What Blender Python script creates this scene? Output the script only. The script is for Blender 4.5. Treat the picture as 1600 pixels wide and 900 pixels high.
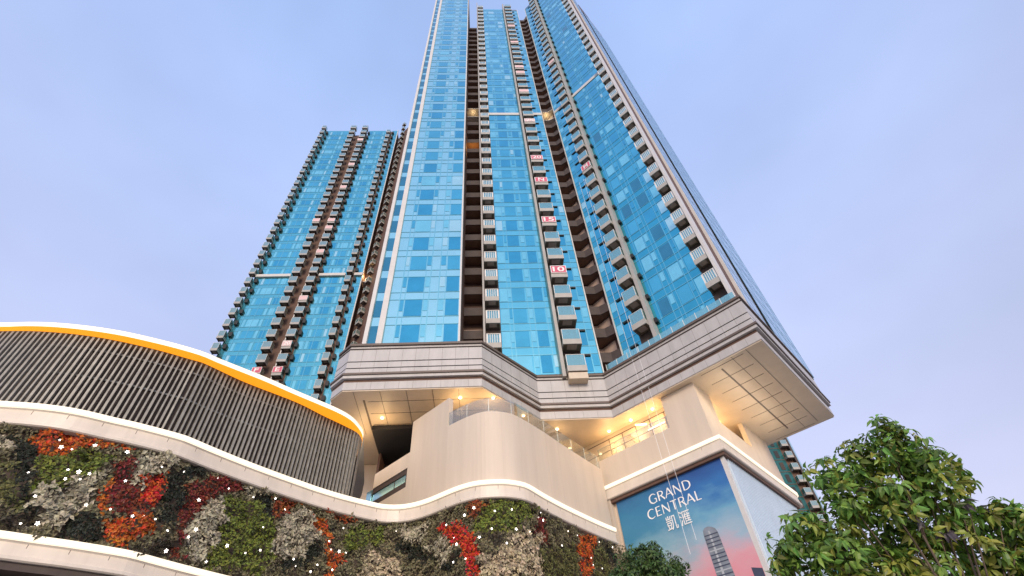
import bpy, math, random
from mathutils import Vector, Matrix
random.seed(7)
for o in list(bpy.data.objects): bpy.data.objects.remove(o)
SC = bpy.context.scene
COL = SC.collection
S2 = math.sqrt(.5)

# ---------------------------------------------------------------- camera, sky, sun, exposure
cd = bpy.data.cameras.new('camera'); cam = bpy.data.objects.new('camera', cd); COL.objects.link(cam)
_f, _dz = 790.0, math.hypot(61, 720)
_th, _rho, _h = math.atan2(_f, _dz), math.atan2(61, 720), math.radians(5)
F = Vector((math.cos(_th)*math.sin(_h), math.cos(_th)*math.cos(_h), math.sin(_th)))
_R0 = Vector((math.cos(_h), -math.sin(_h), 0)); _U0 = _R0.cross(F)
CR = _R0*math.cos(_rho) - _U0*math.sin(_rho); CU = _R0*math.sin(_rho) + _U0*math.cos(_rho)
EYE = Vector((0, 0, 1.6))
cam.matrix_world = Matrix(((CR.x, CU.x, -F.x, EYE.x), (CR.y, CU.y, -F.y, EYE.y), (CR.z, CU.z, -F.z, EYE.z), (0, 0, 0, 1)))
cd.sensor_width = 36; cd.lens = 36*_f/1600; cd.clip_start = .05; cd.clip_end = 5000
SC.camera = cam

SUN_ELEV, SUN_AZ = math.radians(20), math.radians(180)      # azimuth clockwise from +Y
world = bpy.data.worlds.new('World'); SC.world = world; world.use_nodes = True
nt = world.node_tree; nt.nodes.clear()
out = nt.nodes.new('ShaderNodeOutputWorld'); bg = nt.nodes.new('ShaderNodeBackground')
sky = nt.nodes.new('ShaderNodeTexSky'); sky.sky_type = 'NISHITA'; sky.sun_disc = False
sky.sun_elevation = SUN_ELEV; sky.sun_rotation = SUN_AZ
sky.air_density = 1.0; sky.dust_density = 2.5; sky.ozone_density = 2.5
tint = nt.nodes.new('ShaderNodeMix'); tint.data_type = 'RGBA'; tint.blend_type = 'MIX'
tint.inputs['Factor'].default_value = .62
# evening haze over the clear sky: lavender low down, bluer overhead
sxyz = nt.nodes.new('ShaderNodeSeparateXYZ'); gtc = nt.nodes.new('ShaderNodeTexCoord'); rmp = nt.nodes.new('ShaderNodeValToRGB')
nt.links.new(gtc.outputs['Generated'], sxyz.inputs[0]); nt.links.new(sxyz.outputs['Z'], rmp.inputs[0])
rmp.color_ramp.elements[0].position = .2; rmp.color_ramp.elements[0].color = (.655, .645, .84, 1)
rmp.color_ramp.elements[1].position = .95; rmp.color_ramp.elements[1].color = (.415, .565, .95, 1)
vs = nt.nodes.new('ShaderNodeVectorMath'); vs.operation = 'SCALE'; vs.inputs['Scale'].default_value = 9.4
nt.links.new(rmp.outputs['Color'], vs.inputs[0]); nt.links.new(vs.outputs['Vector'], tint.inputs['B'])
# thin uneven cloud veil
tcn = nt.nodes.new('ShaderNodeTexCoord'); nz = nt.nodes.new('ShaderNodeTexNoise')
nz.inputs['Scale'].default_value = 1.6; nz.inputs['Detail'].default_value = 4; nz.inputs['Roughness'].default_value = .5
mp = nt.nodes.new('ShaderNodeMapping'); mp.inputs['Scale'].default_value = (1, 1, 1.6)
vr = nt.nodes.new('ShaderNodeMapRange'); vr.inputs['From Min'].default_value = .3; vr.inputs['From Max'].default_value = .7
vr.inputs['To Min'].default_value = .64; vr.inputs['To Max'].default_value = .90
nt.links.new(tcn.outputs['Generated'], mp.inputs['Vector']); nt.links.new(mp.outputs['Vector'], nz.inputs['Vector'])
nt.links.new(nz.outputs['Fac'], vr.inputs['Value']); nt.links.new(vr.outputs['Result'], tint.inputs['Factor'])
nt.links.new(sky.outputs['Color'], tint.inputs['A']); nt.links.new(tint.outputs['Result'], bg.inputs['Color'])
bg.inputs['Strength'].default_value = .089
nt.links.new(bg.outputs['Background'], out.inputs['Surface'])

sd = bpy.data.lights.new('sun', 'SUN'); sd.energy = 1.6; sd.angle = math.radians(20); sd.color = (1, .83, .66)
sun = bpy.data.objects.new('sun', sd); COL.objects.link(sun)
_sv = Vector((math.sin(SUN_AZ)*math.cos(SUN_ELEV), math.cos(SUN_AZ)*math.cos(SUN_ELEV), math.sin(SUN_ELEV)))
sun.rotation_euler = _sv.to_track_quat('Z', 'Y').to_euler()
SC.view_settings.view_transform = 'Standard'; SC.view_settings.look = 'None'
SC.view_settings.exposure = .6; SC.view_settings.gamma = 1
SC.cycles.use_denoising = True
SC.cycles.max_bounces = 6; SC.cycles.transparent_max_bounces = 12
SC.cycles.sample_clamp_indirect = 4

# ---------------------------------------------------------------- helpers
def tag(o, label=None, cat=None, group=None, kind=None):
    if label: o['label'] = label
    if cat: o['category'] = cat
    if group: o['group'] = group
    if kind: o['kind'] = kind
    return o

def empty(name, loc, label, cat, group=None):
    o = bpy.data.objects.new(name, None); COL.objects.link(o); o.location = loc; o.empty_display_size = .5
    return tag(o, label, cat, group)

class MB:
    """collects faces, then links them as one mesh object"""
    def __init__(s): s.v = []; s.f = []; s.m = []
    def poly(s, pts, m=0):
        i = len(s.v); s.v += [tuple(p) for p in pts]; s.f.append(tuple(range(i, i+len(pts)))); s.m.append(m)
    def box(s, x0, x1, y0, y1, z0, z1, m=0, mb=None):
        s.obox((x0, y0), (1, 0), x1-x0, y1-y0, z0, z1, m, mb)
    def obox(s, p, u, L, W, z0, z1, m=0, mb=None):
        """box from plan point p, L along u, W to the left of u"""
        w = (-u[1], u[0])
        q = [p, (p[0]+u[0]*L, p[1]+u[1]*L), (p[0]+u[0]*L+w[0]*W, p[1]+u[1]*L+w[1]*W), (p[0]+w[0]*W, p[1]+w[1]*W)]
        s.prism(q, z0, z1, m, mb)
    def prism(s, q, z0, z1, m=0, mb=None):
        a = sum(q[i][0]*q[(i+1) % len(q)][1]-q[(i+1) % len(q)][0]*q[i][1] for i in range(len(q)))
        if a < 0: q = q[::-1]
        n = len(q); i = len(s.v)
        s.v += [(x, y, z0) for x, y in q]+[(x, y, z1) for x, y in q]
        s.f.append(tuple(range(i+n-1, i-1, -1))); s.m.append(m if mb is None else mb)
        s.f.append(tuple(range(i+n, i+2*n))); s.m.append(m)
        for k in range(n):
            l = (k+1) % n
            s.f.append((i+k, i+l, i+n+l, i+n+k)); s.m.append(m)
    def strip(s, a, b, m=0):
        """quads between two equal-length 3D polylines"""
        i = len(s.v); n = len(a); s.v += [tuple(p) for p in a]+[tuple(p) for p in b]
        for k in range(n-1):
            s.f.append((i+k, i+k+1, i+n+k+1, i+n+k)); s.m.append(m)
    def tube(s, a, b, r0, r1=None, n=6, m=0, cap=True):
        r1 = r0 if r1 is None else r1
        a, b = Vector(a), Vector(b); d = (b-a).normalized()
        x = d.orthogonal().normalized(); y = d.cross(x); i = len(s.v)
        for c, r in ((a, r0), (b, r1)):
            for k in range(n):
                t = 2*math.pi*k/n; s.v.append(tuple(c+x*math.cos(t)*r+y*math.sin(t)*r))
        for k in range(n):
            l = (k+1) % n
            s.f.append((i+k, i+l, i+n+l, i+n+k)); s.m.append(m)
        if cap:
            s.f.append(tuple(range(i+n-1, i-1, -1))); s.m.append(m)
            s.f.append(tuple(range(i+n, i+2*n))); s.m.append(m)
    def build(s, name, mats, parent=None, smooth=False, org=None):
        if not isinstance(mats, (list, tuple)): mats = [mats]
        off = Vector(parent.location) if (parent is not None and org is None) else Vector((0, 0, 0))
        if org is not None: off = Vector(org)
        if parent is not None and parent.parent is not None and org is None: off = Vector(parent.parent.location)
        me = bpy.data.meshes.new(name)
        me.from_pydata([(v[0]-off.x, v[1]-off.y, v[2]-off.z) for v in s.v], [], s.f)
        for mt in mats: me.materials.append(mt)
        me.polygons.foreach_set('material_index', s.m)
        if smooth: me.polygons.foreach_set('use_smooth', [True]*len(s.f))
        me.update()
        o = bpy.data.objects.new(name, me); COL.objects.link(o)
        if parent is not None: o.parent = parent
        return o

def resample(pts, step):
    """smooth a plan polyline (Catmull-Rom) and resample it evenly"""
    P = [Vector(p) for p in pts]; P = [P[0]*2-P[1]]+P+[P[-1]*2-P[-2]]
    d = []
    for i in range(1, len(P)-2):
        for k in range(12):
            t = k/12; a, b, c, e = P[i-1], P[i], P[i+1], P[i+2]
            d.append(.5*((2*b)+(c-a)*t+(2*a-5*b+4*c-e)*t*t+(3*b-a-3*c+e)*t**3))
    d.append(P[-2])
    for _ in range(6): d = [d[0]]+[(d[i-1]+d[i]*2+d[i+1])/4 for i in range(1, len(d)-1)]+[d[-1]]
    L = [0]
    for i in range(1, len(d)): L.append(L[-1]+(d[i]-d[i-1]).length)
    n = max(2, int(L[-1]/step)); o = []; j = 0
    for k in range(n+1):
        s = L[-1]*k/n
        while j < len(L)-2 and L[j+1] < s: j += 1
        t = (s-L[j])/max(1e-9, L[j+1]-L[j]); o.append(d[j].lerp(d[j+1], t))
    return o

def offset(pts, dist):
    """shift a plan polyline; positive = to the right of travel (towards the street)"""
    o = []
    for i, p in enumerate(pts):
        t = (pts[min(i+1, len(pts)-1)]-pts[max(i-1, 0)]).normalized()
        o.append(Vector((p.x+t.y*dist, p.y-t.x*dist)))
    return o

def at(pts, z): return [(p.x, p.y, z) for p in pts]


# ---------------------------------------------------------------- materials
def mat(name, col, rough=.6, metal=0.0, noise=0.0, nscale=3.0, bump=0.0, bscale=20.0, spec=.5, emit=None, estr=0.0, alpha=None, streak=None):
    m = bpy.data.materials.new(name); m.use_nodes = True; t = m.node_tree; b = t.nodes['Principled BSDF']
    b.inputs['Base Color'].default_value = (*col, 1); b.inputs['Roughness'].default_value = rough
    b.inputs['Metallic'].default_value = metal; b.inputs['Specular IOR Level'].default_value = spec
    tc = None
    if noise or bump:
        tc = t.nodes.new('ShaderNodeTexCoord')
    if noise:
        n = t.nodes.new('ShaderNodeTexNoise'); n.inputs['Scale'].default_value = nscale; n.inputs['Detail'].default_value = 5
        n.inputs['Roughness'].default_value = .65
        r = t.nodes.new('ShaderNodeMapRange'); r.inputs['From Min'].default_value = .25; r.inputs['From Max'].default_value = .75
        r.inputs['To Min'].default_value = 1-noise; r.inputs['To Max'].default_value = 1+noise
        h = t.nodes.new('ShaderNodeHueSaturation'); h.inputs['Color'].default_value = (*col, 1)
        src = tc.outputs['Object']
        if streak:      # rain streaks: stretch the stains down the face
            mp_ = t.nodes.new('ShaderNodeMapping'); mp_.inputs['Scale'].default_value = (1, 1, streak); t.links.new(src, mp_.inputs['Vector']); src = mp_.outputs['Vector']
        t.links.new(src, n.inputs['Vector']); t.links.new(n.outputs['Fac'], r.inputs['Value'])
        t.links.new(r.outputs['Result'], h.inputs['Value']); t.links.new(h.outputs['Color'], b.inputs['Base Color'])
    if bump:
        n2 = t.nodes.new('ShaderNodeTexNoise'); n2.inputs['Scale'].default_value = bscale; n2.inputs['Detail'].default_value = 3
        bp = t.nodes.new('ShaderNodeBump'); bp.inputs['Strength'].default_value = bump; bp.inputs['Distance'].default_value = .05
        t.links.new(tc.outputs['Object'], n2.inputs['Vector']); t.links.new(n2.outputs['Fac'], bp.inputs['Height'])
        t.links.new(bp.outputs['Normal'], b.inputs['Normal'])
    if emit:
        b.inputs['Emission Color'].default_value = (*emit, 1); b.inputs['Emission Strength'].default_value = estr
    if alpha is not None: b.inputs['Alpha'].default_value = alpha
    return m

M = {}
def mk(k, *a, **kw): M[k] = mat(k, *a, **kw)
# curtain-wall glass: coated, tinted, mirrors the sky
mk('spandrel', (.20, .66, .74), .12, .9, noise=.06, nscale=.35, bump=.03, bscale=.9)
mk('spandrel_pale', (.43, .79, .80), .14, .88, noise=.06, nscale=.3, bump=.03, bscale=.9)
mk('spandrel_teal', (.07, .45, .57), .10, .9, noise=.08, nscale=.3, bump=.03, bscale=.9)
mk('pane_deep', (.08, .45, .60), .05, .9, noise=.12, nscale=.5, bump=.03, bscale=.7)
mk('pane_mid', (.12, .54, .66), .05, .9, noise=.1, nscale=.5, bump=.03, bscale=.7)
mk('pane_light', (.27, .72, .78), .1, .8, noise=.1, nscale=.6, bump=.03, bscale=.7)
mk('pane_slate', (.07, .29, .38), .08, .85, noise=.12, nscale=.5, bump=.03, bscale=.7)
mk('pane_pale', (.46, .76, .78), .15, .7, noise=.08, nscale=.6)
mk('side_glass', (.10, .26, .36), .08, .85, noise=.1, nscale=.4, bump=.03)
mk('far_spandrel', (.16, .56, .61), .14, .9, noise=.08, nscale=.25, bump=.05, bscale=.6)
mk('mullion', (.27, .63, .68), .2, .85)
mk('fin', (.62, .60, .57), .5, 0, noise=.07, nscale=1.2)
mk('flank_line', (.30, .46, .56), .3, .7)
mk('flank_pale', (.46, .56, .62), .15, .85, noise=.06, nscale=.3)
mk('flank_blue', (.24, .50, .62), .12, .9, noise=.08, nscale=.3)
mk('fin_grey', (.40, .38, .35), .5, 0, noise=.08, nscale=1.2)
mk('white_frame', (.72, .71, .68), .45, 0, noise=.06, nscale=2)
mk('slab', (.43, .41, .37), .6, 0, noise=.1, nscale=2.5)
mk('balcony_soffit', (.20, .155, .115), .7, 0, noise=.2, nscale=2)
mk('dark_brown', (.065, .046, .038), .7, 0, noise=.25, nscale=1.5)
mk('brown', (.13, .072, .05), .7, 0, noise=.2, nscale=1.2)
mk('pink_wall', (.50, .37, .30), .75, 0, noise=.15, nscale=1.5)
mk('dark', (.02, .02, .022), .6)
mk('stone', (.47, .45, .43), .45, 0, noise=.13, nscale=1.3, streak=.3, bump=.03, bscale=8)
mk('stone_lip', (.13, .095, .075), .5, 0, noise=.1, nscale=1.5)
mk('joint', (.045, .03, .025), .8)
mk('soffit', (.62, .51, .38), .45, 0, noise=.09, nscale=.7)
mk('joint_pale', (.58, .49, .39), .7)
mk('joint_soft', (.27, .24, .22), .8)
mk('plaster', (.65, .55, .435), .6, 0, noise=.07, nscale=1.4, bump=.015, bscale=5, streak=.10)
mk('band', (.69, .61, .51), .4, 0, noise=.10, nscale=1.6, streak=.25)
mk('led', (.35, .33, .3), .5, emit=(1, .85, .62), estr=.8)
mk('led_orange', (.8, .4, .05), .5, emit=(1, .31, .006), estr=.72)
mk('lamp', (1, .9, .7), .5, emit=(1, .80, .48), estr=5)
mk('tube_lamp', (1, .95, .85), .5, emit=(1, .87, .66), estr=2.4)
mk('louvre', (.29, .275, .235), .5, .1, noise=.3, nscale=2.5)
mk('louvre_back', (.095, .07, .055), .8, 0, noise=.3, nscale=1)
mk('steel', (.55, .60, .60), .35, .8)
mk('asphalt', (.05, .05, .052), .9, 0, noise=.2, nscale=.8)
mk('paving', (.30, .28, .26), .85, 0, noise=.15, nscale=.6)
mk('paint', (.75, .75, .72), .7, 0, noise=.08, nscale=4)
mk('banner_red', (.62, .10, .17), .6, 0, noise=.12, nscale=4)
mk('banner_pale', (.74, .50, .50), .6, 0, noise=.15, nscale=5)
mk('letter_white', (.85, .83, .80), .6)
mk('bark', (.11, .08, .055), .9, 0, noise=.3, nscale=12)
mk('shop_back', (.42, .30, .20), .7, 0, noise=.3, nscale=1.5)
mk('far_teal', (.025, .13, .125), .25, .35, noise=.2, nscale=.3)
mk('rope', (.8, .8, .8), .8)
mk('ribbed', (.60, .71, .80), .3, .2, noise=.05, nscale=.6)

def clear_glass(name, col, alpha, rough=.04):
    m = bpy.data.materials.new(name); m.use_nodes = True; t = m.node_tree; t.nodes.clear()
    o = t.nodes.new('ShaderNodeOutputMaterial'); mx = t.nodes.new('ShaderNodeMixShader')
    tr = t.nodes.new('ShaderNodeBsdfTransparent'); gl = t.nodes.new('ShaderNodeBsdfPrincipled')
    tr.inputs['Color'].default_value = (*[.55+.45*c for c in col], 1)
    gl.inputs['Base Color'].default_value = (*col, 1); gl.inputs['Metallic'].default_value = .75; gl.inputs['Roughness'].default_value = rough
    mx.inputs['Fac'].default_value = alpha
    t.links.new(tr.outputs[0], mx.inputs[1]); t.links.new(gl.outputs[0], mx.inputs[2]); t.links.new(mx.outputs[0], o.inputs['Surface'])
    M[name] = m
clear_glass('rail_glass', (.42, .74, .74), .55)
clear_glass('far_rail_glass', (.40, .54, .50), .8, .15)
clear_glass('balustrade_glass', (.72, .74, .70), .22)
clear_glass('shop_glass', (.6, .62, .6), .25)
# ---------------------------------------------------------------- ground
g = MB(); g.poly([(-2500, -2500, 0), (2500, -2500, 0), (2500, 2500, 0), (-2500, 2500, 0)])
tag(g.build('ground', M['paving']), kind='structure')
g = MB(); g.poly([(-400, -14, .004), (400, -14, .004), (400, -2.5, .004), (-400, -2.5, .004)])
tag(g.build('road', M['asphalt']), kind='structure')
g = MB()
for k in range(-40, 41): g.poly([(k*5, -8.3, .008), (k*5+2, -8.3, .008), (k*5+2, -8.15, .008), (k*5, -8.15, .008)])
tag(g.build('road_marking', M['paint']), kind='structure')
g = MB(); g.box(-400, 400, -2.5, 16, 0, .13)
tag(g.build('pavement', M['paving']), kind='structure')

# ================================================================= MAIN TOWER
FH, ZC = 3.2, 33.25                       # floor height, centre of the lowest spandrel
NF = 39; ZTOP = ZC+FH*38.6
X1, XR = (1.0, 0.0), (S2, -S2)            # directions of the two street facades
def zc(k): return ZC+FH*k

tower = empty('residential_tower', (5, 40, 0), 'tall blue glass apartment tower with three stepped wings standing on the striped stone base', 'tower')
TL = Vector((5, 40, 0))

def pt(o, u, t, d):
    """plan point: t along facade u from o, d outwards"""
    return (o[0]+u[0]*t+u[1]*d, o[1]+u[1]*t-u[0]*d)
def fbox(b, o, u, t0, t1, d0, d1, z0, z1, m=0, mb=None):
    b.obox(pt(o, u, t0, d1), u, t1-t0, d1-d0, z0, z1, m, mb)

# --- masonry cores behind the glass
b = MB()
b.prism([(-9.1, 32.6), (-2.0, 32.6), (-2.0, 62), (-10.2, 62), (-10.2, 33.6)], 25.9, ZTOP+1.2)
b.prism([(-2.2, 38.35), (.3, 38.35), (.3, 61), (-2.2, 61)], 25.9, 138)
b.prism([(.1, 37.2), (11.0, 37.2), (11.0, 62), (.1, 62)], 25.9, ZTOP)
b.prism([(10.8, 39.4), (12.3, 39.4), (13.7, 37.4), (22, 46), (22, 61), (10.8, 61)], 25.9, 152)
b.prism([(13.4, 36.9), (21.4, 28.9), (26.9, 34.4), (26.3, 35.0), (27.5, 36.2), (28.1, 35.6), (31.2, 38.7), (24, 46)], 25.9, ZTOP)
b.prism([(31.0, 38.5), (35.0, 42.5), (28, 50.6), (23.9, 45.8)], 33, ZTOP-3)
b.build('wall', M['brown'], tower)

# crown caps
b = MB()
b.prism([(-2.3, 38.3), (.3, 38.3), (.3, 60), (-2.3, 60)], 138, 139.3)
b.prism([(10.9, 39.2), (12.4, 39.2), (13.8, 37.2), (20, 44), (10.9, 44)], 152, 153)
b.build('parapet', M['slab'], tower)

PANES = ['pane_deep', 'pane_mid', 'pane_light', 'pane_slate', 'pane_pale']
class Glazing:
    """windows of one building: the nearest ones each an object, the rest one mesh"""
    def __init__(s, root, limit, mats): s.root = root; s.limit = limit; s.w = []; s.mats = mats
    def add(s, o, u, t0, t1, z0, z1, m, d=.0, prio=0): s.w.append((prio, o, u, t0, t1, z0, z1, m, d))
    def flush(s):
        s.w.sort(key=lambda a: a[0]); rest = MB()
        for i, (_, o, u, t0, t1, z0, z1, m, d) in enumerate(s.w):
            if i < s.limit:
                q = MB(); fbox(q, o, u, t0, t1, d+.01, d+.025, z0, z1, 0); q.build('window', M[s.mats[m]], s.root)
            else: fbox(rest, o, u, t0, t1, d+.01, d+.025, z0, z1, m)
        if rest.f: tag(rest.build('window', [M[k] for k in s.mats], s.root), kind='stuff')

GL = Glazing(tower, 98, PANES)
fr = MB()            # mullions and floor lines
sp = MB()            # spandrel glass sheets
rf = MB()            # pale refuge floor bands
fn = MB()
def floors_lines(o, u, t0, t1, k0, k1, zlo=None):
    for k in range(k0, k1):
        z = zc(k)
        for dz in (-.5, .48):
            if zlo is None or z+dz > zlo: fbox(fr, o, u, t0, t1, .0, .035, z+dz-.03, z+dz+.03)
def mull(o, u, t, z0, z1, w=.07, d=.04): fbox(fr, o, u, t-w/2, t+w/2, 0, d, z0, z1)
rnd = random.Random(3)
def pick(k, deep):
    r = rnd.random(); h = min(1, max(0, k/22))
    if deep: return rnd.choices([0, 1, 2, 4], [6-5*h, 3+2.5*h, .5+1.2*h, .12])[0]
    return rnd.choices([0, 1, 2, 4], [.12, 2+2*h, 6-2*h, 1.2-h])[0]

# left bay -------------------------------------------------------
oL = (0, 32.5)
spL = MB(); spR = MB()
fbox(spL, oL, X1, -8.57, -2.06, -.05, 0, 29.6, ZTOP+1)
fbox(spL, oL, X1, -9.9, -9.0, -.05, 0, 29.6, ZTOP+1)
floors_lines(oL, X1, -8.57, -2.1, -1, NF)
for t in (-7.62, -4.98, -4.12): mull(oL, X1, t, 29.6, ZTOP+1, .09)
for t in (-7.2, -5.48, -3.5): mull(oL, X1, t, 29.6, ZTOP+1, .05)
for k in range(-1, NF):
    z = zc(k)
    GL.add(oL, X1, -7.12, -5.53, z+.56, z+2.62, pick(k, True), 0, k*10+1)
    GL.add(oL, X1, -3.42, -2.22, z+.56, z+2.62, pick(k, True), 0, k*10+1)
    GL.add(oL, X1, -7.56, -7.22, z+1.2, z+2.62, pick(k, False), .0, k*10+4)
    GL.add(oL, X1, -5.44, -5.04, z+1.2, z+2.62, pick(k, False), .0, k*10+4)
    GL.add(oL, X1, -4.06, -3.58, z+1.2, z+2.62, pick(k, False), .0, k*10+4)
    GL.add(oL, X1, -9.78, -9.1, z+.5, z+2.6, 3, 0, k*10+6)
fbox(fn, oL, X1, -10.16, -9.82, -.6, .25, 29.6, ZTOP+2)
fbox(fn, oL, X1, -9.07, -8.57, -.1, .22, 29.6, ZTOP+2)
fbox(fn, oL, X1, -2.14, -1.98, -.1, .18, 29.6, ZTOP+2)

# central wing ---------------------------------------------------
oC = (0, 37.1)
fbox(sp, oC, X1, 1.76, 7.1, -.05, 0, 30.4, ZTOP)
fbox(sp, oC, X1, 9.3, 11.03, -.05, 0, 30.4, ZTOP-1)
floors_lines(oC, X1, 1.76, 7.1, 0, NF); floors_lines(oC, X1, 9.3, 11.03, 0, NF)
for t in (2.72, 3.12, 4.75, 5.3, 6.6): mull(oC, X1, t, 30.4, ZTOP, .05)
for t in (10.25, ): mull(oC, X1, t, 30.4, ZTOP-1, .05)
for k in range(-1, NF-1):
    z = zc(k)
    z0 = max(z+.56, 30.5)
    GL.add(oC, X1, 3.17, 4.55, z0, z+2.6, pick(k, True), 0, k*10+1)
    GL.add(oC, X1, 5.42, 6.44, z0, z+2.6, pick(k, True), 0, k*10+1)
    GL.add(oC, X1, 2.78, 3.06, z+1.2, z+2.6, pick(k, False), .0, k*10+4)
    GL.add(oC, X1, 4.8, 5.2, z+1.2, z+2.6, pick(k, False), .0, k*10+4)
    GL.add(oC, X1, 6.66, 7.04, z+1.2, z+2.6, pick(k, False), .0, k*10+4)
    GL.add(oC, X1, 1.9, 2.66, z0, z+2.6, pick(k, False), 0, k*10+5)
    GL.add(oC, X1, 9.5, 10.2, z0, z+2.3, pick(k, True), 0, k*10+5)
    GL.add(oC, X1, 10.34, 10.9, z+1.2, z+2.6, pick(k, False), .0, k*10+7)
fg = MB()
fbox(fg, oC, X1, 0.02, .22, -.2, 1.05, 29.6, ZTOP+2.6)
fbox(fg, oC, X1, 7.1, 7.42, -.1, .75, 29.6, ZTOP+2.6)
fbox(fn, oC, X1, 11.0, 11.12, -.4, .12, 29.6, ZTOP-.6)

# right wing -----------------------------------------------------
oR = (13.3, 36.85)
tR = lambda x: (x-13.3)/S2
fbox(spR, oR, XR, 0, tR(14.8), -.05, 0, 28.8, ZTOP-1)
fbox(spR, oR, XR, tR(16.2), tR(20.25), -.05, 0, 28.8, ZTOP)
floors_lines(oR, XR, 0, tR(14.8), 0, NF); floors_lines(oR, XR, tR(16.2), tR(20.25), 0, NF)
for x in (16.66, 17.58, 17.98, 18.24, 19.2, 19.5): mull(oR, XR, tR(x), 28.8, ZTOP, .05)
mull(oR, XR, tR(13.85), 28.8, ZTOP-1, .05)
for k in range(-1, NF-1):
    z = zc(k)
    GL.add(oR, XR, tR(16.78), tR(17.52), z+.56, z+2.5, rnd.choices([3, 0, 2, 1], [4 if k < 5 else (.8 if k < 12 else .1), 1.5 if k < 12 else 3, 2 if k < 8 else .4, 2])[0], 0, k*10+2)
    GL.add(oR, XR, tR(18.3), tR(19.14), z+.56, z+2.5, rnd.choices([3, 0, 2, 1], [4 if k < 5 else (.8 if k < 12 else .1), 1.5 if k < 12 else 3, 2 if k < 8 else .4, 2])[0], 0, k*10+2)
    GL.add(oR, XR, tR(17.63), tR(17.93), z+1.3, z+2.5, pick(k, False), .0, k*10+4)
    GL.add(oR, XR, tR(19.25), tR(19.46), z+1.3, z+2.5, pick(k, True), .0, k*10+4)
    GL.add(oR, XR, tR(19.6), tR(20.2), z+.56, z+2.5, pick(k, False), 0, k*10+5)
    GL.add(oR, XR, tR(13.92), tR(14.5), z+.4, z+2.2, pick(k, True), 0, k*10+6)
    GL.add(oR, XR, tR(13.38), tR(13.8), z+1.3, z+2.6, pick(k, False), .0, k*10+7)
fbox(fg, oR, XR, tR(15.92), tR(16.18), -.1, .85, 28.8, ZTOP+2.6)
fbox(fn, oR, XR, tR(21.18), tR(21.36), -.3, 1.05, 28.8, ZTOP+2.6)
fbox(fn, oR, XR, -.1, .03, -.4, .12, 28.8, ZTOP-.6)

# flank of the right wing: pale glass, a dark recess, then more glass
oF, XF = (21.43, 28.82), (S2, S2)
fk = MB()
fbox(fk, oF, XF, 2.5, 7.75, -.05, .02, 28.5, ZTOP, 0)
fbox(fk, oF, XF, 9.4, 13.8, -.05, .02, 28.5, ZTOP-8, 2); fbox(fk, oF, XF, 13.801, 19.2, -.05, .02, 33, ZTOP-8, 2)
for k in range(-1, NF):
    for a, c in ((2.5, 7.75), (9.4, 19.2 if k > 0 else 13.8)):
        if c > 10 and k > NF-4: continue
        fbox(fk, oF, XF, a, c, .02, .03, zc(k)-.55, zc(k)-.45, 1); fbox(fk, oF, XF, a, c, .02, .03, zc(k)+.45, zc(k)+.55, 1)
for t in (2.55, 4.2, 5.9, 7.6, 9.5, 12, 14.6, 17.4, 19.1): fbox(fk, oF, XF, t-.03, t+.03, .02, .04, 28.5 if t < 13 else 33, ZTOP-8, 1)
fk.build('flank_glass', [M['flank_pale'], M['flank_line'], M['flank_blue']], tower)
fbox(fn, oF, XF, 2.3, 2.5, -.1, .2, 28.5, ZTOP+1)

GL.flush()
sp.build('spandrel_glass', M['spandrel'], tower); spL.build('spandrel_glass', M['spandrel_pale'], tower); spR.build('spandrel_glass', M['spandrel_teal'], tower)
fr.build('mullion', M['mullion'], tower)
fn.build('fin', M['fin'], tower); fg.build('fin', M['fin_grey'], tower)
# refuge floor: pale band crossing all the wings, lit recesses in the gaps
zr = zc(17)-.1
for o_, u_, a_, c_ in ((oC, X1, 1.76, 7.1), (oC, X1, 9.3, 11.0), (oR, XR, tR(16.2), tR(20.2)), (oR, XR, .04, tR(14.8))):
    rf = MB(); fbox(rf, o_, u_, a_, c_, .0, .12, zr-.45, zr+.4); rf.build('refuge_band', M['fin'], tower)
b = MB()
b.box(-1.95, 0, 36.85, 38.3, zr-1.6, zr-1.45, 0); b.box(-1.95, 0, 38.2, 38.33, zr-1.45, zr+1.8, 0)
b.box(-1.95, 0, 36.85, 38.3, zr+1.8, zr+1.95, 0)
b.build('refuge_recess', M['slab'], tower); b = MB()
b.prism([(11.15, 37.5), (12.3, 37.5), (13.3, 36.9), (13.3, 38.0), (12.2, 39.3), (11.15, 39.3)], zr-1.6, zr-1.45, 0)
b.prism([(11.15, 37.5), (12.3, 37.5), (13.3, 36.9), (13.3, 38.0), (12.2, 39.3), (11.15, 39.3)], zr+1.8, zr+1.95, 0)
b.prism([(11.05, 39.2), (12.2, 39.2), (13.25, 37.9), (13.35, 38.0), (12.3, 39.35), (11.05, 39.35)], zr-1.45, zr+1.8, 0)
b.build('refuge_recess', M['slab'], tower)
def lamp(name, p, energy, col, r=.1, parent=None, spot=None):
    l = bpy.data.lights.new(name, 'POINT'); l.energy = energy; l.color = col; l.shadow_soft_size = r
    o = bpy.data.objects.new(name, l); COL.objects.link(o)
    if parent is not None: o.parent = parent; o.location = Vector(p)-Vector(parent.location)
    else: o.location = p
    return o
WARM = (1, .66, .32)
lamp('refuge_light', (-1, 37.5, zr+1.3), 16, WARM, .1, tower); lamp('refuge_light', (12.1, 38, zr+1.3), 22, WARM, .1, tower)
zz = zc(13)-.2
lamp('gap_light', (-1, 37.3, zz+.6), 70, (1, .5, .12), .1, tower)

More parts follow.
